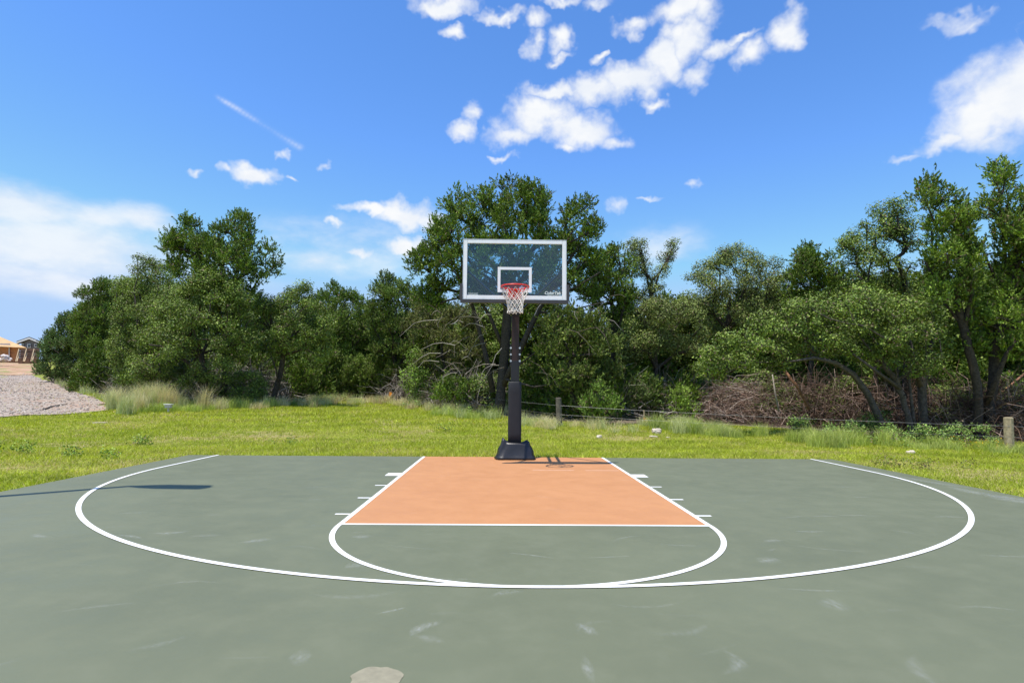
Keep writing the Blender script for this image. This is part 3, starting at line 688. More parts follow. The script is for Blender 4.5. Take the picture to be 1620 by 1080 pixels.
ctree, CD, cb = tree('juniper_tree', 'J', (785, 657), [(640,432),(648,405),(660,360),(690,345),(698,312),(722,295),(752,300),(770,292),(798,280),(830,282),(856,290),(868,312),(878,345),(886,368),(890,325),(915,308),(932,305),(950,322),(967,355),(955,385),(962,430),(950,470),(925,490),(895,470),(860,482),(820,470),(760,490),(720,478),(690,500),(655,478)],
     'tallest juniper of the wood, rising directly behind the glass backboard', trunk=[(792, 620, 0), (796, 580, .1), (800, 530, .1), (805, 470, .2), (808, 410, .2)], r0=.26, gap=.36, dens=.95, cl=5.0, thick=2.6, leafk=1.0, group=G1,
     extra=[[(795,610,0,.16),(815,570,-.2,.14),(838,520,-.3,.12),(862,470,-.3,.10),(893,425,-.2,.07),(920,380,0,.04)], [(780,620,.1,.14),(768,560,.3,.11),(752,500,.3,.09),(735,440,.2,.07),(725,380,.1,.04)],
            [(862,472,-.3,.06),(910,455,-.6,.045),(950,430,-.7,.025)], [(850,495,-.3,.055),(905,490,-.6,.04),(955,478,-.9,.02)], [(800,560,.1,.10),(775,500,.2,.08),(752,465,.1,.05),(738,430,0,.03)],
            [(800,600,-.2,.06),(845,612,-.9,.04),(890,605,-1.3,.025)], [(805,590,0,.05),(850,555,-.6,.035),(900,558,-1,.02)]])
tree('juniper_tree', 'J', (700, 645), [(630,500),(660,478),(700,490),(735,480),(765,500),(775,560),(750,600),(700,612),(650,600),(632,550)], 'sparse brownish juniper left of the pole, under the backboard', r0=.12, dens=.55, ddepth=1.5, pal=[(.085,.095,.035),(.10,.10,.045),(.07,.085,.03)], group=G1)
tree('juniper_tree', 'J', (925, 668), [(845,520),(870,490),(915,478),(955,500),(985,545),(985,600),(965,640),(920,650),(880,640),(850,600)], 'dark low juniper right of the pole, behind the middle fence post', r0=.13, dens=.8, ddepth=1.2, pal=[(.05,.075,.02),(.075,.10,.025),(.09,.11,.03)], group=G1, trunk=[(905, 620, 0), (900, 570, .1), (915, 545, .1)])
tree('juniper_tree', 'J', (965, 660), [(925,440),(945,402),(968,388),(990,384),(1004,400),(1014,445),(1005,500),(975,525),(945,510),(926,480)], 'upright juniper right of the backboard, next to the tallest juniper', r0=.14, ddepth=2.0, group=G2)
tree('oak_tree', 'O', (1032, 660), [(984,410),(990,386),(1008,372),(1026,380),(1030,415),(1042,402),(1050,386),(1068,377),(1090,384),(1086,402),(1066,415),(1052,440),(1060,490),(1020,500),(990,470)], 'thin grey oak with forked top showing sky through it', trunk=[(1030, 560, 0), (1032, 500, 0), (1030, 455, 0)], pal=OAKG, r0=.12, dens=.8, ddepth=4, gap=.2, group=G2,
     extra=[[(1031,470,0,.07),(1042,435,0,.05),(1056,408,0,.03),(1075,392,0,.015)], [(1031,480,0,.07),(1022,430,0,.05),(1014,395,0,.03)]])
tree('oak_tree', 'O', (1045, 664), [(958,530),(975,500),(1005,478),(1045,465),(1090,470),(1118,495),(1122,545),(1100,575),(1050,560),(1000,575),(965,565)], 'olive green oak bush crown above the orange fence ribbon', pal=OAKG, r0=.14, ddepth=1.5, group=G2, dens=1.05)
tree('oak_tree', 'O', (1150, 668), [(1080,445),(1095,420),(1118,408),(1138,398),(1146,380),(1168,378),(1180,392),(1212,396),(1245,410),(1262,450),(1255,510),(1200,545),(1120,545),(1085,500)], 'grey green oak with a knobby top left of the spiky juniper', pal=OAKG, r0=.16, ddepth=4, dens=1.0, group=G2, trunk=[(1150, 590, 0), (1150, 520, 0), (1155, 470, 0)])
tree('juniper_tree', 'J', (1285, 675), [(1228,440),(1240,410),(1252,392),(1262,400),(1274,376),(1292,382),(1300,402),(1330,402),(1345,440),(1345,500),(1300,530),(1245,510)], 'juniper with spiky top between the knobby oak and the round oak', r0=.14, ddepth=3.5, group=G2)
tree('oak_tree', 'O', (1442, 694), [(1088,590),(1105,555),(1140,530),(1190,500),(1240,475),(1310,460),(1380,448),(1450,458),(1492,492),(1505,545),(1488,590),(1430,600),(1390,580),(1330,568),(1262,582),(1190,596),(1130,606)], 'wide spreading oak with several leaning trunks behind the wire fence on the right', pal=OAK, r0=.12, dens=1.15, thick=2.2, bark='bark_oak', group=G2,
     trunk=[(1436, 655, 0), (1428, 625, 0), (1418, 600, 0), (1395, 575, 0)],
     extra=[[(1400,690,.3,.13),(1388,655,.2,.12),(1372,622,.1,.11),(1350,592,0,.10),(1322,574,-.2,.08),(1288,566,-.4,.06),(1250,572,-.6,.03)], [(1462,690,.5,.16),(1460,650,.5,.15),(1458,610,.5,.14),(1468,570,.4,.11),(1478,530,.3,.07)], [(1458,615,.5,.10),(1448,580,.3,.08),(1440,540,.1,.05)],
            [(1450,692,.1,.07),(1444,655,.1,.06),(1440,615,.2,.045),(1436,580,.3,.03)], [(1425,615,0,.07),(1390,590,-.4,.055),(1350,560,-.7,.03)]])
tree('oak_tree', 'O', (1432, 690), [(1322,400),(1332,372),(1350,345),(1376,326),(1402,308),(1432,314),(1450,340),(1458,392),(1456,440),(1440,480),(1390,470),(1350,470),(1330,430)], 'round topped oak standing above the others left of the rightmost junipers', pal=OAK, r0=.16, ddepth=2.5, dens=1.0, gap=.15, group=G2, trunk=[(1436, 560, 0), (1436, 490, 0), (1430, 440, 0), (1415, 410, 0)])
tree('juniper_tree', 'J', (1552, 694), [(1446,312),(1450,285),(1470,278),(1490,284),(1505,304),(1528,320),(1548,345),(1560,400),(1565,460),(1540,500),(1500,505),(1472,480),(1452,420),(1462,360)], 'tall juniper with ragged top, second from the right edge', trunk=[(1548, 640, 0), (1540, 580, 0), (1525, 520, .1), (1508, 450, .1)], r0=.17, gap=.25, dens=.95, pal=[(.05,.085,.016),(.075,.115,.02),(.10,.14,.025)], group=G2, bark='bark_dark')
tree('juniper_tree', 'J', (1572, 696), [(1542,330),(1545,275),(1562,262),(1582,256),(1606,266),(1660,262),(1720,300),(1740,420),(1700,520),(1640,570),(1560,575),(1520,560),(1505,520),(1560,470),(1580,400)], 'tallest juniper at the right edge of the picture', trunk=[(1564, 640, 0), (1572, 590, 0), (1580, 520, .1), (1600, 440, .1), (1615, 370, .1)], r0=.2, gap=.3, dens=.85, thick=2.4, pal=[(.05,.085,.016),(.075,.115,.02),(.10,.14,.025)], group=G2, bark='bark_dark', ddepth=.8,
     extra=[[(1560,640,0,.12),(1575,600,-.3,.1),(1592,560,-.5,.07),(1612,530,-.7,.04)], [(1596,470,0,.08),(1570,430,.1,.05),(1552,390,.1,.025)]])

# light green saplings and low shrubs
def shrub(kind, base_px, w, h, label, pal, dens=1.3, dd=0, group='low shrubs along the edge of the wood', leafk=.8):
    x, y = base_px; a = np.linspace(0, 2*pi, 12, endpoint=False)
    poly = [(x+w*cos(q)*rng.uniform(.85, 1.1), y-h*.5+h*.5*sin(q)*rng.uniform(.85, 1.08)) for q in a]
    return tree('juniper_sapling' if kind == 'J' else 'shrub', kind, base_px, poly, label, r0=.035, dens=dens, cl=7, thick=.8, rmax=.38, pal=pal, cat='shrub', ddepth=dd, group=group, leafk=leafk)
shrub('J', (562, 628), 38, 70, 'small yellow green juniper sapling behind the leftmost fence post', [(.09,.13,.03),(.11,.15,.035),(.08,.12,.03)], 1.0)
shrub('O', (656, 640), 24, 96, 'narrow bright green sapling left of the central juniper trunk', BRI, 1.0)
shrub('J', (610, 630), 30, 56, 'low juniper sapling between the two orange ribbons on the left', [(.07,.11,.025),(.09,.13,.03)], 1.0)
shrub('J', (512, 628), 26, 80, 'dark narrow juniper sapling left of the leftmost fence post', JUN, 1.0, .6)
shrub('J', (470, 636), 40, 70, 'dark shrub under the crooked grey oak', JUN, 1.1, 1.5)
shrub('O', (380, 642), 50, 60, 'dark leafy shrub at the foot of the tallest left juniper', OAK, 1.2, 1.2)
shrub('J', (290, 632), 55, 62, 'dark shrub behind the tan tall grass', JUN, 1.2, .8)
shrub('J', (952, 672), 34, 66, 'green juniper sapling right of the middle fence post', [(.06,.10,.02),(.08,.12,.025)], 1.0)
shrub('J', (1082, 672), 24, 62, 'bright green sapling at the left end of the brush pile', [(.10,.15,.03),(.12,.17,.03)], .8)
shrub('J', (722, 650), 40, 56, 'dark low shrub left of the pole, behind the second fence post', JUN, 1.0, 1.0)
shrub('J', (1015, 666), 40, 70, 'shaded shrub behind the orange fence ribbon on the right', [(.05,.07,.025),(.06,.085,.025)], 1.1, 1.6)
shrub('O', (868, 660), 40, 44, 'shaded shrub right beside the black pole', BRI, .9, 2.0)
shrub('J', (1512, 640), 34, 56, 'bright juniper spray between the oak trunks and the right edge', [(.09,.14,.025),(.11,.16,.03)], .8)
shrub('O', (1372, 690), 40, 52, 'leafy green weed shrub at the foot of the leaning oak trunk', [(.07,.11,.035),(.09,.13,.04)], .8)
shrub('O', (1258, 688), 30, 30, 'low leafy shrub behind the wire left of the oak trunks', [(.07,.11,.035),(.09,.13,.04)], .8, 1.5)

# trees deeper in the wood: a few grown trees, copied with their trunk and crown
def proto(kind, w, h, seed):
    """a free-standing tree of given crown width and height with its foot at the origin"""
    C = []; R = []
    n = int(w*h*5.0)
    while len(C) < n:
        q = rng.uniform(-1, 1, 3)
        if np.linalg.norm(q) > 1: continue
        z = .10*h+(q[2]+1)*.5*h*.88; C.append(np.array([q[0]*w/2*(1.05-.35*(q[2]+1)/2), q[1]*w/2*(1.05-.35*(q[2]+1)/2), z])); R.append(rng.uniform(.34, .62))
    e = empty('juniper_tree' if kind == 'J' else 'oak_tree', (0, 0, 0), 'tree', 'tree', 'trees deeper in the wood')
    C = np.array(C); R = np.array(R)
    skeleton([(0, 0, -.3), (.1, .05, h*.2), (-.05, .1, h*.42), (.05, 0, h*.6)], .16, C, R, 'bark_dark', e)
    V, F, cc = leaf_mesh(*(juniper_leaves if kind == 'J' else oak_leaves)(C, R, .75, 1.3)[:5], JUN if kind == 'J' else OAK, rng.uniform(.8, 1.2))
    mesh_np('crown', V, [F], 'juniper_leaf' if kind == 'J' else 'oak_leaf', e, cc)
    return e
protos = [proto('J', 5.2, 6.5, 1), proto('O', 6.0, 6.0, 2), proto('O', 5.0, 6.4, 3)]
used = [False]*3
DEEP = [(165, 475, 45, 0, 'juniper showing faintly behind the small pointed left juniper'), (235, 430, 44, 1, 'oak deep behind the rounded left oak'), (310, 440, 42, 2, 'oak deep behind the broad dark left oak'), (400, 470, 40, 0, 'juniper deep behind the crooked grey oak'),
        (470, 465, 40, 1, 'oak deep in the wood above the shaded left shrubs'), (545, 480, 42, 2, 'oak deep in the wood above the leftmost fence post'), (620, 480, 40, 1, 'oak deep in the wood left of the backboard'), (700, 478, 35, 0, 'juniper deep behind the lower left corner of the backboard'),
        (775, 465, 33, 2, 'oak deep behind the central juniper trunk'), (852, 462, 32, 0, 'juniper deep in the wood right of the pole'), (915, 500, 36, 1, 'oak deep behind the dark low juniper'), (985, 480, 34, 2, 'oak deep behind the upright juniper'),
        (1060, 470, 34, 0, 'juniper deep behind the olive green oak'), (1120, 460, 32, 1, 'oak deep left of the knobby oak'), (1200, 450, 32, 2, 'oak deep behind the knobby oak'), (1275, 450, 31, 1, 'oak deep behind the spiky juniper'),
        (1345, 428, 31, 1, 'oak deep behind the wide spreading oak'), (1420, 425, 30, 2, 'oak deep behind the round topped oak'), (1500, 430, 29, 1, 'oak deep behind the ragged right juniper'), (1580, 420, 29, 0, 'juniper deep behind the tallest right juniper'), (1660, 420, 28, 2, 'oak just beyond the right edge, deep in the wood')]
for i, (px, py, D, k, lab) in enumerate(DEEP):
    top = at(px, py, D); x, y = top[0], top[1]; z = float(terrain(x, y)); s_ = (top[2]-z)/(6.5, 6.0, 6.4)[k]
    src = protos[k]
    if used[k]:
        o = src.copy(); COL.objects.link(o)
        for ch in src.children:
            c = ch.copy(); COL.objects.link(c); c.parent = o
    else: o = src; used[k] = True
    o.location = (x, y, z); o.rotation_euler = (0, 0, rng.uniform(0, 6.28)); o.scale = (max(.8, s_*1.05),)*2+(s_,); o['label'] = lab

# undergrowth that closes the wood behind the front trees, one mass nobody could count
def bush(kind, w, h):
    n = int(w*h*9); C = []
    while len(C) < n:
        q = rng.uniform(-1, 1, 3); q[2] = abs(q[2])
        if np.linalg.norm(q) < 1: C.append(np.array([q[0]*w/2, q[1]*w*.3, .15+q[2]*h*(.75+.25*sin(q[0]*5))]))
    C = np.array(C); R = rng.uniform(.3, .5, n)
    V, F, cc = leaf_mesh(*(juniper_leaves if kind == 'J' else oak_leaves)(C, R, .75, 1.3)[:5], JUN if kind == 'J' else OAK, .85)
    return tag(mesh_np('undergrowth', V, [F], 'juniper_leaf' if kind == 'J' else 'oak_leaf', None, cc, np.zeros(3)), 'dense shaded undergrowth behind the front trees', kind='stuff')
UG = [bush('J', 4.2, 3.2), bush('O', 4.6, 2.9)]; ug_used = [0, 0]
WX = np.array([60, 130, 230, 330, 430, 560, 690, 770, 830, 960, 1080, 1250, 1440, 1700.]); WY = np.array([606, 622, 634, 640, 640, 632, 640, 657, 662, 672, 668, 680, 694, 706.])
for row, (dd, sc_) in enumerate(((4.2, 1.0), (8.5, 1.35))):
    for px in np.arange(165+row*30, 1720, 72):
        k = int(rng.integers(2)); o = UG[k]
        if ug_used[k]: o = o.copy(); COL.objects.link(o)
        ug_used[k] = 1
        b = ground(px, np.interp(px, WX, WY)); r = ray(px, 640); b = b+r/np.linalg.norm(r[:2])*(dd+rng.uniform(-.8, .8)); b[2] = terrain(b[0], b[1])-.1
        low = .8 if 1100 < px else 1.0
        o.location = tuple(b); o.rotation_euler = (0, 0, rng.uniform(-.4, .4)+pi*rng.integers(2)); o.scale = (sc_*rng.uniform(.85, 1.15), sc_, sc_*low*rng.uniform(.8, 1.2))

# ------------------------------------------------------------------ dead wood and brush
def twig_mass(n, spread, height, lmin, lmax, cols, rad=(.004, .014), flat=.5, droop=.25):
    """n thin crooked dead twigs filling a low mound"""
    g = Geo()
    for i in range(n):
        a = rng.uniform(0, 2*pi); r = rng.uniform(0, 1)**.6
        h_ = height*(1-r*r*.75)*rng.uniform(0, 1)
        p0 = np.array([spread[0]*r*cos(a), spread[1]*r*sin(a), h_])
        d = rnd_dir(1)[0]*np.array([1, 1, flat]); d /= np.linalg.norm(d); L = rng.uniform(lmin, lmax)
        p1 = p0+d*L*.5+rng.normal(0, .07, 3)*L; p2 = p0+d*L+rng.normal(0, .1, 3)*L-np.array([0, 0, droop*L*.5])
        p2[2] = max(.02, p2[2]); p1[2] = max(.02, p1[2]); rr_ = rng.uniform(*rad)
        g.tube([p0, p1, p2], [rr_, rr_*.8, rr_*.4], 3, cap=False, col=np.array(cols[rng.integers(len(cols))])*rng.uniform(.7, 1.3))
    return g
RED = [(.15, .09, .065), (.25, .16, .12), (.09, .055, .04), (.38, .28, .23), (.50, .42, .36)]
GRY = [(.34, .29, .24), (.20, .165, .13), (.50, .45, .39), (.11, .085, .07)]
def place(o, px, py, dd=0.0):
    b = ground(px, py)
    if dd: r = ray(px, py); b = b+r/np.linalg.norm(r[:2])*dd; b[2] = terrain(b[0], b[1])
    o.location = tuple(b); return b
bp = twig_mass(2600, (2.6, 1.5), 1.75, .5, 1.5, RED+[(.34, .25, .18)]).build('brush_pile', 'twig', origin=np.zeros(3))
place(bp, 1175, 672, 1.7); tag(bp, 'mound of reddish brown dead branches behind the wire fence', 'brush pile')
# tangle under the trees, nobody could count it
tm = [twig_mass(900, (2.4, 1.4), 2.0, .4, 1.5, [(.10, .06, .042), (.16, .10, .07), (.065, .04, .03), (.30, .22, .18)], flat=1.2).build('dead_brush', 'twig', origin=np.zeros(3)), twig_mass(900, (2.2, 1.3), 1.9, .4, 1.4, GRY, flat=1.3).build('dead_brush', 'twig', origin=np.zeros(3))]
first = [True, True]
for (px, py, dd, k) in [(1290, 684, 2.2, 0), (1370, 690, 2.4, 0), (1450, 694, 2.6, 0), (1520, 696, 2.0, 0), (1590, 700, 2.2, 0), (1650, 704, 1.5, 0), (1330, 688, 4.0, 0), (1480, 694, 4.5, 0), (1240, 682, 4.0, 0), (1590, 700, 4.5, 0),
                        (1060, 668, 2.5, 1), (960, 670, 2.8, 1), (880, 662, 3.5, 1), (740, 652, 2.5, 1), (660, 640, 2.5, 1), (400, 642, 3.4, 1), (320, 638, 3.2, 1), (230, 630, 2.5, 1)]:
    o = tm[k]
    if not first[k]: o = tm[k].copy(); COL.objects.link(o)
    first[k] = False
    place(o, px, py, dd); o.rotation_euler = (0, 0, rng.uniform(-.5, .5)+(pi if rng.random() < .5 else 0))
    tag(o, 'tangle of dead twigs under the trees', kind='stuff')
# dead twigs hanging below the central juniper's crown: part of that tree
g = Geo()
for i in range(60):
    x = rng.choice([rng.uniform(690, 800), rng.uniform(835, 960)], p=[.6, .4]); y = rng.uniform(478, 590); dz = rng.uniform(-2.4, .2)
    p0 = at(x, y, CD+dz); sx = 1 if x > 815 else -1; L = rng.uniform(.5, 1.5)
    d = unit(np.array([sx*rng.uniform(.1, 1), rng.uniform(-.8, .1), rng.uniform(-.5, .35)]))
    p1 = p0+d*L*.4+[0, 0, .06]; p2 = p0+d*L*.75+rng.normal(0, .06, 3)-[0, 0, .05*L]; p3 = p0+d*L+rng.normal(0, .08, 3)-[0, 0, .28*L]
    g.tube([p0, p1, p2, p3], [.014, .011, .008, .004], 4, cap=False, col=np.array(GRY[rng.integers(4)])*rng.uniform(.5, 1.0))
g.build('dead_twigs', 'twig', ctree)['kind'] = 'stuff'
# fallen and broken trunks on the right
for (q, r, mat, lab) in [([(1282, 648, .4), (1262, 612, .5), (1241, 586, .6)], [.07, .06, .05], 'bark_red', 'broken reddish trunk leaning over the brush pile'),
                         ([(1232, 650, .6), (1226, 620, .7), (1222, 592, .8)], [.035, .03, .02], 'bark_pale', 'thin pale dead stem behind the brush pile'),
                         ([(1388, 640, 2.0), (1388, 610, 2.0), (1384, 580, 2.0)], [.08, .08, .07], 'bark_red', 'peeling red dead trunk between the leaning oak trunks'),
                         ([(1556, 668, .3), (1580, 625, .2), (1622, 590, .1)], [.06, .05, .04], 'bark_red', 'reddish fallen branch propped at the right edge'),
                         ([(1357, 651, .9), (1376, 650, 1.0), (1392, 648, 1.1)], [.02, .02, .015], 'bark_pale', 'short pale stick lying across the brush behind the oaks')]:
    b0 = ground(q[0][0], 688); D0 = depth_of(b0)
    g = Geo(); g.tube([at(x, y, D0+1.2+dz) for x, y, dz in q], r, 7)
    lo_ = g.V[0][:7].mean(0); o = g.build('dead_trunk', mat, origin=lo_, smooth_=True); tag(o, lab, 'dead trunk')

# ------------------------------------------------------------------ lawn blades, tall grass, weeds (uncountable)
def blades(P, H, W, lean, cols, name, label, mat='grass_blade', seg=1, ripe_=0.0):
    n = len(P); a = rng.uniform(0, 2*pi, n); s = np.c_[np.cos(a), np.sin(a), np.zeros(n)]; b_ = rng.uniform(0, 2*pi, n)
    ld = np.c_[np.cos(b_), np.sin(b_), np.zeros(n)]*(lean*rng.uniform(.1, 1.6, n))[:, None]
    up = np.array([0, 0, 1.0])
    if seg == 1:
        V = np.empty((n, 3, 3)); V[:, 0] = P-s*(W/2)[:, None]; V[:, 1] = P+s*(W/2)[:, None]; V[:, 2] = P+up*H[:, None]+ld*H[:, None]
        F = [np.arange(3*n).reshape(n, 3)]; C = np.repeat(cols, 3, 0); V = V.reshape(-1, 3)
    else:
        V = np.empty((n, 5, 3)); m = P+up*(H*.58)[:, None]+ld*(H*.28)[:, None]
        V[:, 0] = P-s*(W/2)[:, None]; V[:, 1] = P+s*(W/2)[:, None]; V[:, 2] = m+s*(W*.42)[:, None]; V[:, 3] = m-s*(W*.42)[:, None]; V[:, 4] = P+up*(H*.98)[:, None]+ld*H[:, None]
        i = np.arange(n)[:, None]*5; F = [i+np.array([[0, 1, 2, 3]]), i+np.array([[3, 2, 4]])]; C = np.repeat(cols[:, None], 5, 1); ripe = (rng.random(n)*ripe_)[:, None]; C[:, 4] = C[:, 4]*(1-ripe)+np.array([.66, .55, .34])*ripe; C[:, 2:4] = C[:, 2:4]*(1-.5*ripe[:, None])+np.array([.6, .52, .28])*.5*ripe[:, None]; C = C.reshape(-1, 3); V = V.reshape(-1, 3)
    o = mesh_np(name, V, F, mat, None, C); tag(o, label, kind='stuff'); return o
def patchy(x, y, f=1.0):
    v = np.zeros(len(x)); r2 = np.random.default_rng(5)
    for k in range(9):
        a = r2.uniform(0, 6.28); w = f*(.5+.45*k)*r2.uniform(.7, 1.3); v += np.sin((x*cos(a)+y*sin(a))*w+r2.uniform(0, 6))/(1+.35*k)
    return v/2.4
LP = []; LH_ = []; LW_ = []
for (y0, y1, x0, x1, dn_, h0, h1, w) in [(-8, 3.5, -18, 18, 1000, .035, .085, .012), (3.5, 9, -24, 22, 650, .04, .10, .016), (9, 17, -30, 22, 330, .05, .12, .024), (17, 30, -40, 6, 110, .06, .15, .045)]:
    n = int((y1-y0)*(x1-x0)*dn_); x = rng.uniform(x0, x1, n); y = rng.uniform(y0, y1, n)
    D = y-CAM_Y; ok = (np.abs(x-CAM_X) < .93*D+1.2) & ~((np.abs(x) < SX+.004-.03*np.maximum(0, np.sin(y*7)*np.sin(y*2.3))) & (y < SY1+.004-.03*np.maximum(0, np.sin(x*6)*np.sin(x*1.9))))
    p2 = np.c_[x, y]; ok &= ~inside(p2, woodpoly); ok &= ~(inside(p2, GRAVEL[:, :2]) & (rng.random(n) < .985))
    pt = patchy(x, y); ok &= rng.random(n) < np.clip(1.05-.5*np.maximum(0, pt-.55), .35, 1)
    x, y = x[ok], y[ok]; n = len(x)
    LP.append(np.c_[x, y, np.where((np.abs(x) < SX+.003) & (y < SY1+.003), .0, terrain(x, y)-.005)]); LH_.append(rng.uniform(h0, h1, n)*(1+.25*np.clip(patchy(x, y, .6), -1, 1))); LW_.append(rng.uniform(.7, 1.3, n)*w)
LP = np.vstack(LP); LH_ = np.concatenate(LH_); LW_ = np.concatenate(LW_)
pt = patchy(LP[:, 0], LP[:, 1]); fine = patchy(LP[:, 0], LP[:, 1], 3.1); k = np.clip(.5+.38*pt+.25*fine+rng.normal(0, .28, len(LP)), 0, 1)[:, None]
gc = (1-k)*np.array([.33, .42, .032])+k*np.array([.52, .56, .075]); dp = np.zeros(len(LP))
for (px, py, r) in [(165, 668, .7), (330, 696, 1.1), (255, 703, .8), (80, 706, .9), (40, 742, .7), (600, 697, 1.3), (1500, 742, 1.3), (1430, 734, .9), (240, 735, .8), (1580, 755, .9), (130, 690, .8), (450, 690, 1.4), (905, 690, .9), (1020, 694, 1.1), (700, 690, 1.0), (1300, 716, 1.2), (20, 690, 1.2)]:
    c = ground(px, py); dp = np.maximum(dp, np.exp(-((LP[:, 0]-c[0])**2/(r*1.6)**2+(LP[:, 1]-c[1])**2/(r*.8)**2)*(1+.5*np.sin(LP[:, 0]*4)*np.sin(LP[:, 1]*5))))
LH_ *= 1-.35*dp
dry = (rng.random(len(LP)) < np.clip(.05+.30*(pt-.3)+.5*dp, .05, .75))[:, None]
gc = np.where(dry, np.array([.56, .47, .19])*rng.uniform(.7, 1.15, (len(LP), 1)), gc*.92*rng.uniform(.45, 1.3, (len(LP), 1))*np.clip(1+.22*patchy(LP[:, 0], LP[:, 1], 5.3), .6, 1.3)[:, None])
near = np.hypot(np.maximum(np.abs(LP[:, 0])-SX, 0), np.maximum(LP[:, 1]-SY1, 0)) < .25
LH_[near] *= 1.25
blades(LP, LH_, LW_, np.full(len(LP), 1.15), gc, 'lawn_grass', 'short mown yellow green grass around the court')

def strip(path_px, n, spread, h0, h1, w, cols, name, label, lean=.35, seg=2, clump=.35, ripe=.5):
    n = int(n*1.5)
    """grass along a line on the ground given by its feet in the photo"""
    G_ = np.array([ground(*q) for q in path_px]); L = np.r_[0, np.cumsum(np.linalg.norm(np.diff(G_[:, :2], axis=0), axis=1))]
    nc = max(3, int(L[-1]/clump)*2); tc_ = rng.uniform(0, L[-1], nc); oc = rng.normal(0, spread, (nc, 2)); hc = rng.uniform(.55, 1.15, nc)
    j = rng.integers(0, nc, n); tt = tc_[j]; x = np.interp(tt, L, G_[:, 0])+oc[j, 0]+rng.normal(0, .13, n); y = np.interp(tt, L, G_[:, 1])+oc[j, 1]+rng.normal(0, .13, n)
    ok = ~((np.abs(x) < SX+.1) & (y < SY1+.15)) & ~inside(np.c_[x, y], GRAVEL[:, :2]); x, y, j = x[ok], y[ok], j[ok]; n = len(x)
    P = np.c_[x, y, terrain(x, y)]; cols = np.array(cols); cc = cols[(j+rng.integers(0, 2, n)) % len(cols)]*rng.uniform(.7, 1.25, (n, 1))
    H = (h0+(h1-h0)*rng.uniform(0, 1, n)**1.6)*hc[j]; W_ = rng.uniform(.6, 1.3, n)*w*.55
    return blades(P, H, W_, np.full(n, lean), cc, name, label, seg=seg, ripe_=ripe), P, H
TAN = [(.74, .64, .36), (.62, .60, .28), (.80, .71, .44)]
GRN = [(.36, .47, .07), (.44, .55, .10), (.52, .60, .16), (.28, .38, .08)]
PAL = [(.54, .60, .24), (.60, .64, .33), (.42, .51, .18)]
strip([(190, 645), (222, 646), (260, 647), (312, 646), (330, 644)], 7500, .6, .2, 1.15, .020, PAL+TAN, 'tall_grass', 'pale tall grass with tan seed heads beside the gravel', .4, ripe=1.0)
strip([(190, 649), (250, 651), (330, 648)], 3000, .35, .12, .45, .02, GRN, 'tall_grass', 'low green grass fringe in front of the tall tan grass', .5, ripe=.2)
strip([(70, 606), (118, 622), (165, 638)], 2200, .4, .25, .7, .03, PAL, 'tall_grass', 'tall grass fringe along the gravel track', .35)
strip([(330, 645), (400, 646), (470, 642)], 2600, .5, .2, .6, .02, GRN+TAN, 'tall_grass', 'thin green tall grass under the left oaks', .35)
strip([(470, 642), (540, 636), (600, 638), (680, 642), (750, 652)], 5200, .8, .2, .55, .02, TAN+PAL+[(.30, .22, .12)], 'tall_grass', 'dry straw coloured grass along the fence left of the pole', .5)
strip([(700, 655), (745, 658), (772, 664)], 1600, .45, .2, .55, .02, GRN+PAL, 'tall_grass', 'green grass tuft at the foot of the central juniper', .5)
strip([(825, 668), (900, 678), (985, 682)], 1500, .4, .2, .55, .017, PAL+TAN, 'tall_grass', 'pale drooping grass tufts right of the pole', .8)
strip([(1030, 678), (1090, 686), (1160, 692), (1240, 698)], 6500, .55, .25, .68, .016, GRN+PAL, 'tall_grass', 'tall pale green grass below the brush pile', .5)
strip([(1240, 700), (1320, 704), (1400, 706)], 5200, .4, .2, .62, .016, GRN, 'tall_grass', 'tall green grass below the leaning oak trunks', .45)
strip([(1400, 706), (1480, 710), (1560, 714), (1640, 716)], 3600, .35, .15, .45, .016, GRN, 'tall_grass', 'green grass at the foot of the right fence post', .5)
def weeds(pts, per, size, h, pal, name, label, mat='oak_leaf', sz=.8):
    C = []; R = []
    for (px, py) in pts:
        b = ground(px, py)
        for q in range(per):
            c = b+np.array([rng.normal(0, size), rng.normal(0, size), 0]); c[2] = terrain(c[0], c[1])+rng.uniform(.08, h); C.append(c); R.append(rng.uniform(.09, .18))
    V, F, cc = leaf_mesh(*oak_leaves(np.array(C), np.array(R), 1.6, sz)[:5], pal, 1.0)
    o = mesh_np(name, V, [F], mat, None, cc); tag(o, label, kind='stuff')
weeds([(1300, 698), (1335, 696), (1352, 700), (1395, 704), (1420, 700), (1452, 706), (1470, 704), (1495, 706), (1520, 700), (1540, 708)], 7, .35, .62, [(.08, .13, .04), (.11, .17, .05), (.15, .20, .07)], 'weeds', 'leafy green weeds along the fence on the right')
weeds([(480, 640), (520, 636), (650, 644), (735, 656)], 5, .4, .4, [(.09, .14, .04), (.12, .17, .05)], 'weeds', 'leafy green weeds along the fence on the left')
weeds([(28, 716), (122, 722), (230, 704), (170, 726), (440, 704), (700, 680)], 3, .12, .10, [(.10, .15, .03), (.13, .18, .04)], 'weeds', 'flat dark weeds dotted over the left lawn', sz=.6)
weeds([(1400, 738), (1450, 740), (1465, 742), (1530, 741), (1395, 734)], 2, .1, .08, [(.09, .11, .03), (.12, .10, .04)], 'weeds', 'small dark weeds dotted over the right lawn', sz=.5)
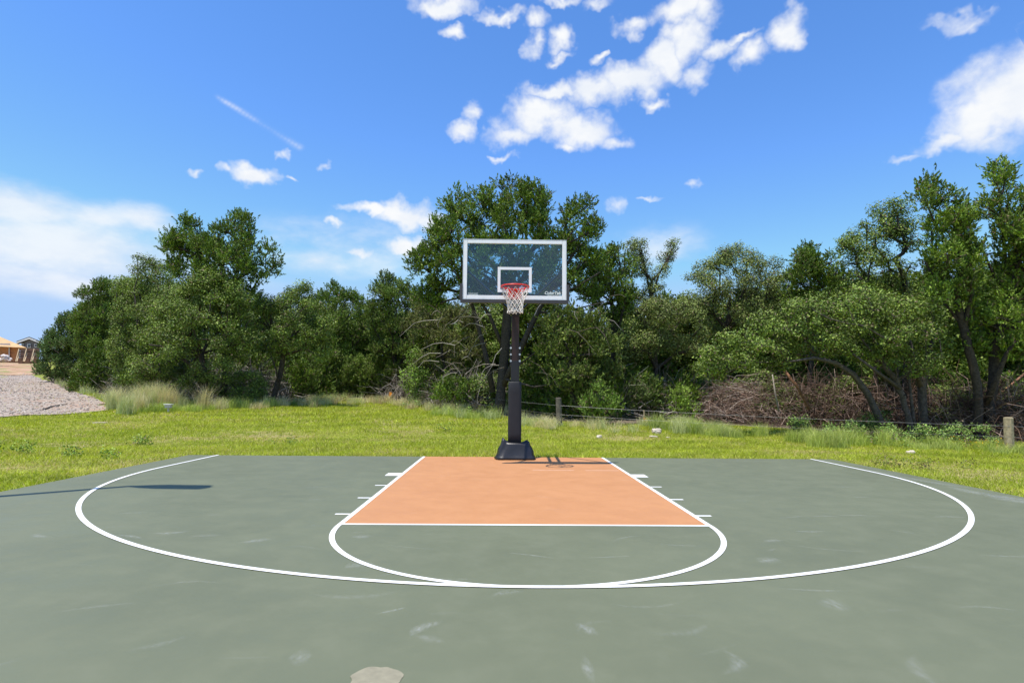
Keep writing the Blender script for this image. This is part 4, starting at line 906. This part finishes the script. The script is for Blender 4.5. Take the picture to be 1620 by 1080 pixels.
def flowers(pts, n, name, label, col):
    P = []
    for i in range(n):
        b = ground(*pts[rng.integers(len(pts))]); q = b+rng.normal(0, .3, 3); q[2] = terrain(q[0], q[1])+rng.uniform(.15, .38); P.append(q)
    P = np.array(P); n = len(P); nrm = unit(rng.normal(0, .5, (n, 3))+[0, -.5, .8]); A = unit(np.cross(nrm, rnd_dir(n))); S = np.cross(nrm, A); out = []
    V1, F1, c1 = leaf_mesh(P, A, S, np.full(n, .036), np.full(n, .036), [np.array(col)*.5], 1.0)
    o = mesh_np(name, V1, [F1], 'grass_blade', None, c1); tag(o, label, kind='stuff')
flowers([(1528, 712), (1545, 714), (1562, 713), (1580, 716), (1510, 708)], 60, 'wildflowers', 'yellow orange wildflowers beside the right fence post', (.65, .38, .03))
flowers([(500, 634), (512, 636), (590, 626), (604, 622)], 60, 'wildflowers', 'yellow wildflowers in the dry grass by the left fence', (.60, .48, .05))

# loose stones on the track
n = 9000; lo_, hi_ = GRAVEL[:, :2].min(0), GRAVEL[:, :2].max(0)
q = rng.uniform(lo_, hi_, (n*4, 2)); q = q[inside(q, GRAVEL[:, :2])]; D = q[:, 1]-CAM_Y; q = q[(np.abs(q[:, 0]-CAM_X) < .93*D+1) & (rng.random(len(q)) < np.clip(26/D, 0, 1))][:n]; n = len(q)
O8 = np.array([[1, 0, 0], [0, 1, 0], [-1, 0, 0], [0, -1, 0], [0, 0, .7], [0, 0, -.7]]); F8 = np.array([[0, 1, 4], [1, 2, 4], [2, 3, 4], [3, 0, 4], [1, 0, 5], [2, 1, 5], [3, 2, 5], [0, 3, 5]])
sc = rng.uniform(.02, .065, (n, 1, 1))*rng.uniform(.6, 1.3, (n, 1, 3)); V = O8[None]*sc; a = rng.uniform(0, 6.28, n); ca, sa = np.cos(a)[:, None], np.sin(a)[:, None]
V = np.stack([V[..., 0]*ca-V[..., 1]*sa, V[..., 0]*sa+V[..., 1]*ca, V[..., 2]], -1)+np.c_[q, terrain(q[:, 0], q[:, 1])+.04][:, None]
sp = np.array([(.44, .37, .32), (.29, .25, .215), (.54, .47, .40), (.38, .26, .19), (.19, .16, .14)])[rng.integers(0, 5, n)]*rng.uniform(.8, 1.15, (n, 1))
o = mesh_np('gravel_stones', V.reshape(-1, 3), [(np.arange(n)[:, None, None]*6+F8[None]).reshape(-1, 3)], 'stone_bits', None, np.repeat(sp, 6, 0)); tag(o, 'loose grey and pink stones on the track', kind='stuff')

# ------------------------------------------------------------------ fence
POSTS = [((546, 628), .085, 1.0, 'post_grey'), ((695, 640), .10, .95, 'post_grey'), ((885, 674), .105, 1.02, 'post_grey'), ((1597, 713), .125, 1.0, 'post_wood')]
FB = [ground(*q[0]) for q in POSTS]; FB.append(FB[-1]+np.array([7.5, -1.2, 0])); FB[-1][2] = terrain(FB[-1][0], FB[-1][1]); POSTS.append(((0, 0), .12, 1.0, 'post_wood'))
FB.insert(0, FB[0]+np.array([-9, 4.0, 0])); FB[0][2] = terrain(FB[0][0], FB[0][1]); POSTS.insert(0, ((0, 0), .09, 1.0, 'post_grey'))
fence = empty('wire_fence', FB[3], 'low wire fence on round wooden posts in front of the trees', 'fence')
for b, (_, r, h, mt) in zip(FB, POSTS):
    th = np.linspace(0, 2*pi, 14, endpoint=False); rings = []; wob = 1+rng.normal(0, .03, 14)
    tilt = rng.normal(0, .025, 2)
    for z, k in ((-.2, 1.04), (.3, 1.0), (.7, .98), (h-.03, .97), (h, .9), (h+.008, .55)):
        rings.append(np.c_[b[0]+tilt[0]*z+r*k*wob*np.cos(th), b[1]+tilt[1]*z+r*k*wob*np.sin(th), np.full(14, b[2]+z)])
    loft('post', rings, mt, fence, smooth_=False)
for zf in (.42, .74):
    for a, b in zip(FB[:-1], FB[1:]):
        p = [a*(1-u)+b*u+np.array([0, -.1, zf-.10*4*u*(1-u)*.6]) for u in np.linspace(0, 1, 9)]
        g = Geo(); g.tube(p, .0036 if zf > .6 else .0026, 4); g.build('wire', 'wire', fence)
for (px, py, h, lab) in [((1019), 672, .28, 'orange marker ribbon on a stake right of the middle fence post'), (522, 624, .42, 'orange marker ribbon left of the leftmost fence post'), (616, 636, .55, 'orange marker ribbon between the two left fence posts')]:
    b = ground(px, py); e = empty('marker_stake', b, lab, 'marker')
    g = Geo(); g.box(b+np.array([0, 0, .26]), (.03, .02, .62)); g.build('stake', 'lumber', e)
    g = Geo(); w = .13
    g.prism([b+np.array([-.02, -.02, h]), b+np.array([w, -.03, h-.02]), b+np.array([w*.9, -.05, h-.12]), b+np.array([.05, -.03, h-.24]), b+np.array([-.03, -.02, h-.22])], (0, .012, 0)); g.build('ribbon', 'orange_tape', e)

# ------------------------------------------------------------------ rocks, stick, utility box
def rock(px, py, w, d, h, label):
    b = ground(px, py); bm = bmesh.new(); bmesh.ops.create_icosphere(bm, subdivisions=3, radius=1); ph = rng.uniform(0, 6, 9)
    V = np.array([v.co[:] for v in bm.verts]); F = np.array([[v.index for v in f.verts] for f in bm.faces]); bm.free()
    r = 1+.14*np.sin(3*V[:, 0]+ph[0]+2*V[:, 2])+.10*np.sin(5*V[:, 1]+ph[1]-3*V[:, 0])+.06*np.sin(9*V[:, 2]+ph[2]+5*V[:, 1])
    V = np.clip(V*r[:, None], -.92, .92)*np.array([w/2, d/2, h/2])+b+np.array([0, 0, h*.32])
    o = mesh_np('rock', V, [F], 'limestone', None, None, b); tag(o, label, 'rock', 'pale limestone rocks on the lawn')
rock(1039, 686, .34, .26, .24, 'large rounded tan rock below the orange ribbon on the right')
rock(1034, 692, .30, .2, .08, 'flat pale rock in front of the rounded tan rock')
rock(948, 693, .18, .14, .12, 'small pale rock between the pole and the rounded tan rock')
rock(1441, 718, .22, .16, .13, 'cream rock alone on the grass near the right court corner')
rock(874, 676, .34, .22, .07, 'flat grey rock at the foot of the middle fence post')
rock(1057, 693, .15, .1, .06, 'tiny pale rock right of the rounded tan rock')
rock(158, 669, .42, .25, .035, 'flat pink stone patch set in the left lawn below the gravel')
P0 = [ground(68, 650), ground(82, 645), ground(98, 642), ground(106, 641)]
g = Geo(); g.tube([q+np.array([0, 0, .05]) for q in P0], [.03, .035, .03, .015], 6); tag(g.build('fallen_branch', 'bark_dark', origin=P0[0]), 'dark stick lying on the gravel', 'branch')
b = ground(266, 653); e = empty('ground_light', b, 'small grey landscape light standing in the tall grass', 'landscape light')
g = Geo(); g.box(b+np.array([0, 0, .12]), (.05, .05, .26)); g.build('stake', 'utility_grey', e)
g = Geo(); V0 = b+np.array([0, 0, .20]); g.box(V0+np.array([0, 0, .05]), (.22, .16, .12)); g.build('housing', 'utility_grey', e, bevel=.02)
g = Geo(); g.box(V0+np.array([0, -.01, .125]), (.28, .22, .025)); g.build('cap', 'white_trim', e, bevel=.008)

# ------------------------------------------------------------------ houses up the slope on the left
def wallbox(g, px0, px1, ytop, ybot, D, depth):
    g.prism([at(px0, ybot, D), at(px1, ybot, D), at(px1, ytop, D), at(px0, ytop, D)], HV*depth)
HV = ray(30, 560)*np.array([1, 1, 0]); HV /= np.linalg.norm(HV)                # the houses face down the slope
D1 = 118.0
hb = ground(20, 566); e = empty('unfinished_house', at(5, 568, D1), 'unfinished house with bare orange wood roof at the left edge', 'house')
g = Geo(); wallbox(g, -90, 30, 549, 577, D1, 9); g.build('wall', 'sheathing', e)
g = Geo(); wallbox(g, -90, 16, 543, 549, D1-.15, .3); g.build('wall_wrap', 'house_wrap', e)
for px in (-30, 13.5):
    g = Geo(); wallbox(g, px, px+2, 549, 566, D1-.3, .25); g.build('corner_post', 'house_wrap', e)
R0, R1, R2, R3 = at(-95, 543, D1-1), at(42, 550, D1-1), at(-6, 530, D1+5), at(-60, 530, D1+5); R4, R5 = R1+HV*11, R0+HV*11
g = Geo(); g.add([R0, R1, R2, R3, R4, R5], [[0, 1, 2, 3], [1, 4, 2], [4, 5, 3, 2], [5, 0, 3], [0, 5, 4, 1]]); g.build('roof', 'osb', e)
D2 = 142.0; e = empty('grey_house', at(46, 565, D2), 'grey gabled house with white trim and a small window', 'house')
pk, el, er = at(46, 534.5, D2), at(26, 541.5, D2), at(66, 542.5, D2)
wl, wr = at(31, 578, D2), at(61, 578, D2); tl_ = el*.75+pk*.25; tr__ = er*.75+pk*.25
UPZ = np.array([0, 0, 1.0])
g = Geo(); g.prism([wl, wr, np.array([wr[0], wr[1], tr__[2]]), pk-.1*UPZ, np.array([wl[0], wl[1], tl_[2]])], HV*10); g.build('wall', 'grey_siding', e)
for a_, b2 in ((el, pk), (pk, er)):
    f0, f1 = a_-HV*.6, b2-HV*.6
    g = Geo(); g.prism([f0, f1, f1+.28*UPZ, f0+.28*UPZ], HV*11.5); rf = g.build('roof', 'roof_shingle', e)
    g = Geo(); g.prism([f0-HV*.15-.3*UPZ, f1-HV*.15-.3*UPZ, f1-HV*.15+.06*UPZ, f0-HV*.15+.06*UPZ], HV*.1); g.build('bargeboard', 'white_trim', rf, origin=np.array(e.location))
for (x0, x1, y0, y1) in ((43, 48.5, 544, 550), (34, 37.5, 543.5, 549), (54.5, 58, 543.5, 549)):
    g = Geo(); wallbox(g, x0, x1, y0, y1, D2-.13, .14); wn_ = g.build('window', 'white_trim', e)
    mx_, my_ = (x1-x0)*.17, (y1-y0)*.15
    g = Geo(); g.prism([at(x0+mx_, y1-my_, D2-.19), at(x1-mx_, y1-my_, D2-.19), at(x1-mx_, y0+my_, D2-.19), at(x0+mx_, y0+my_, D2-.19)], HV*.05); g.build('pane', 'window_glass', wn_, origin=np.array(e.location))
D3 = 92.0; e = empty('retaining_frame', at(40, 569, D3), 'brown board retaining wall with three pale leaning timber braces', 'retaining wall')
for i, (y0, y1) in enumerate(((551.5, 554.5), (555, 558), (558.5, 561.5), (562, 565), (565.5, 575))):
    g = Geo(); wallbox(g, 29, 62, y0, y1, D3+.05*(i % 2), .12); g.build('board', 'brown_board', e)
for x in (25.5, 37.5, 49.5):
    for (dx0, dx1, y0) in ((0, 4.5, 551.5), (2, 5.3, 558.5)):
        a_, b2 = at(x+dx0-.6, 571.5, D3-1.0), at(x+dx1, y0, D3-.15); g = Geo(); g.tube([a_, b2], .075, 4); g.build('brace', 'lumber', e)
b = at(4, 570, 88.0); g = Geo()
for k in range(26):
    bm = bmesh.new(); bmesh.ops.create_icosphere(bm, subdivisions=1, radius=1)
    V = np.array([v.co[:] for v in bm.verts]); F = [[v.index for v in f.verts] for f in bm.faces]; bm.free()
    x = rng.normal(0, .6); r = rng.uniform(.18, .38)
    g.add(V*r*np.array([1.2, 1, .8])+rng.normal(0, .04, V.shape)+b+np.array([x, rng.normal(0, .35), max(0.05, rng.uniform(0, .85)-abs(x)*.55)]), F)
tag(g.build('rubble_heap', 'pale_rubble', origin=b), 'pale heap of rubble on the bank before the unfinished house', kind='stuff')
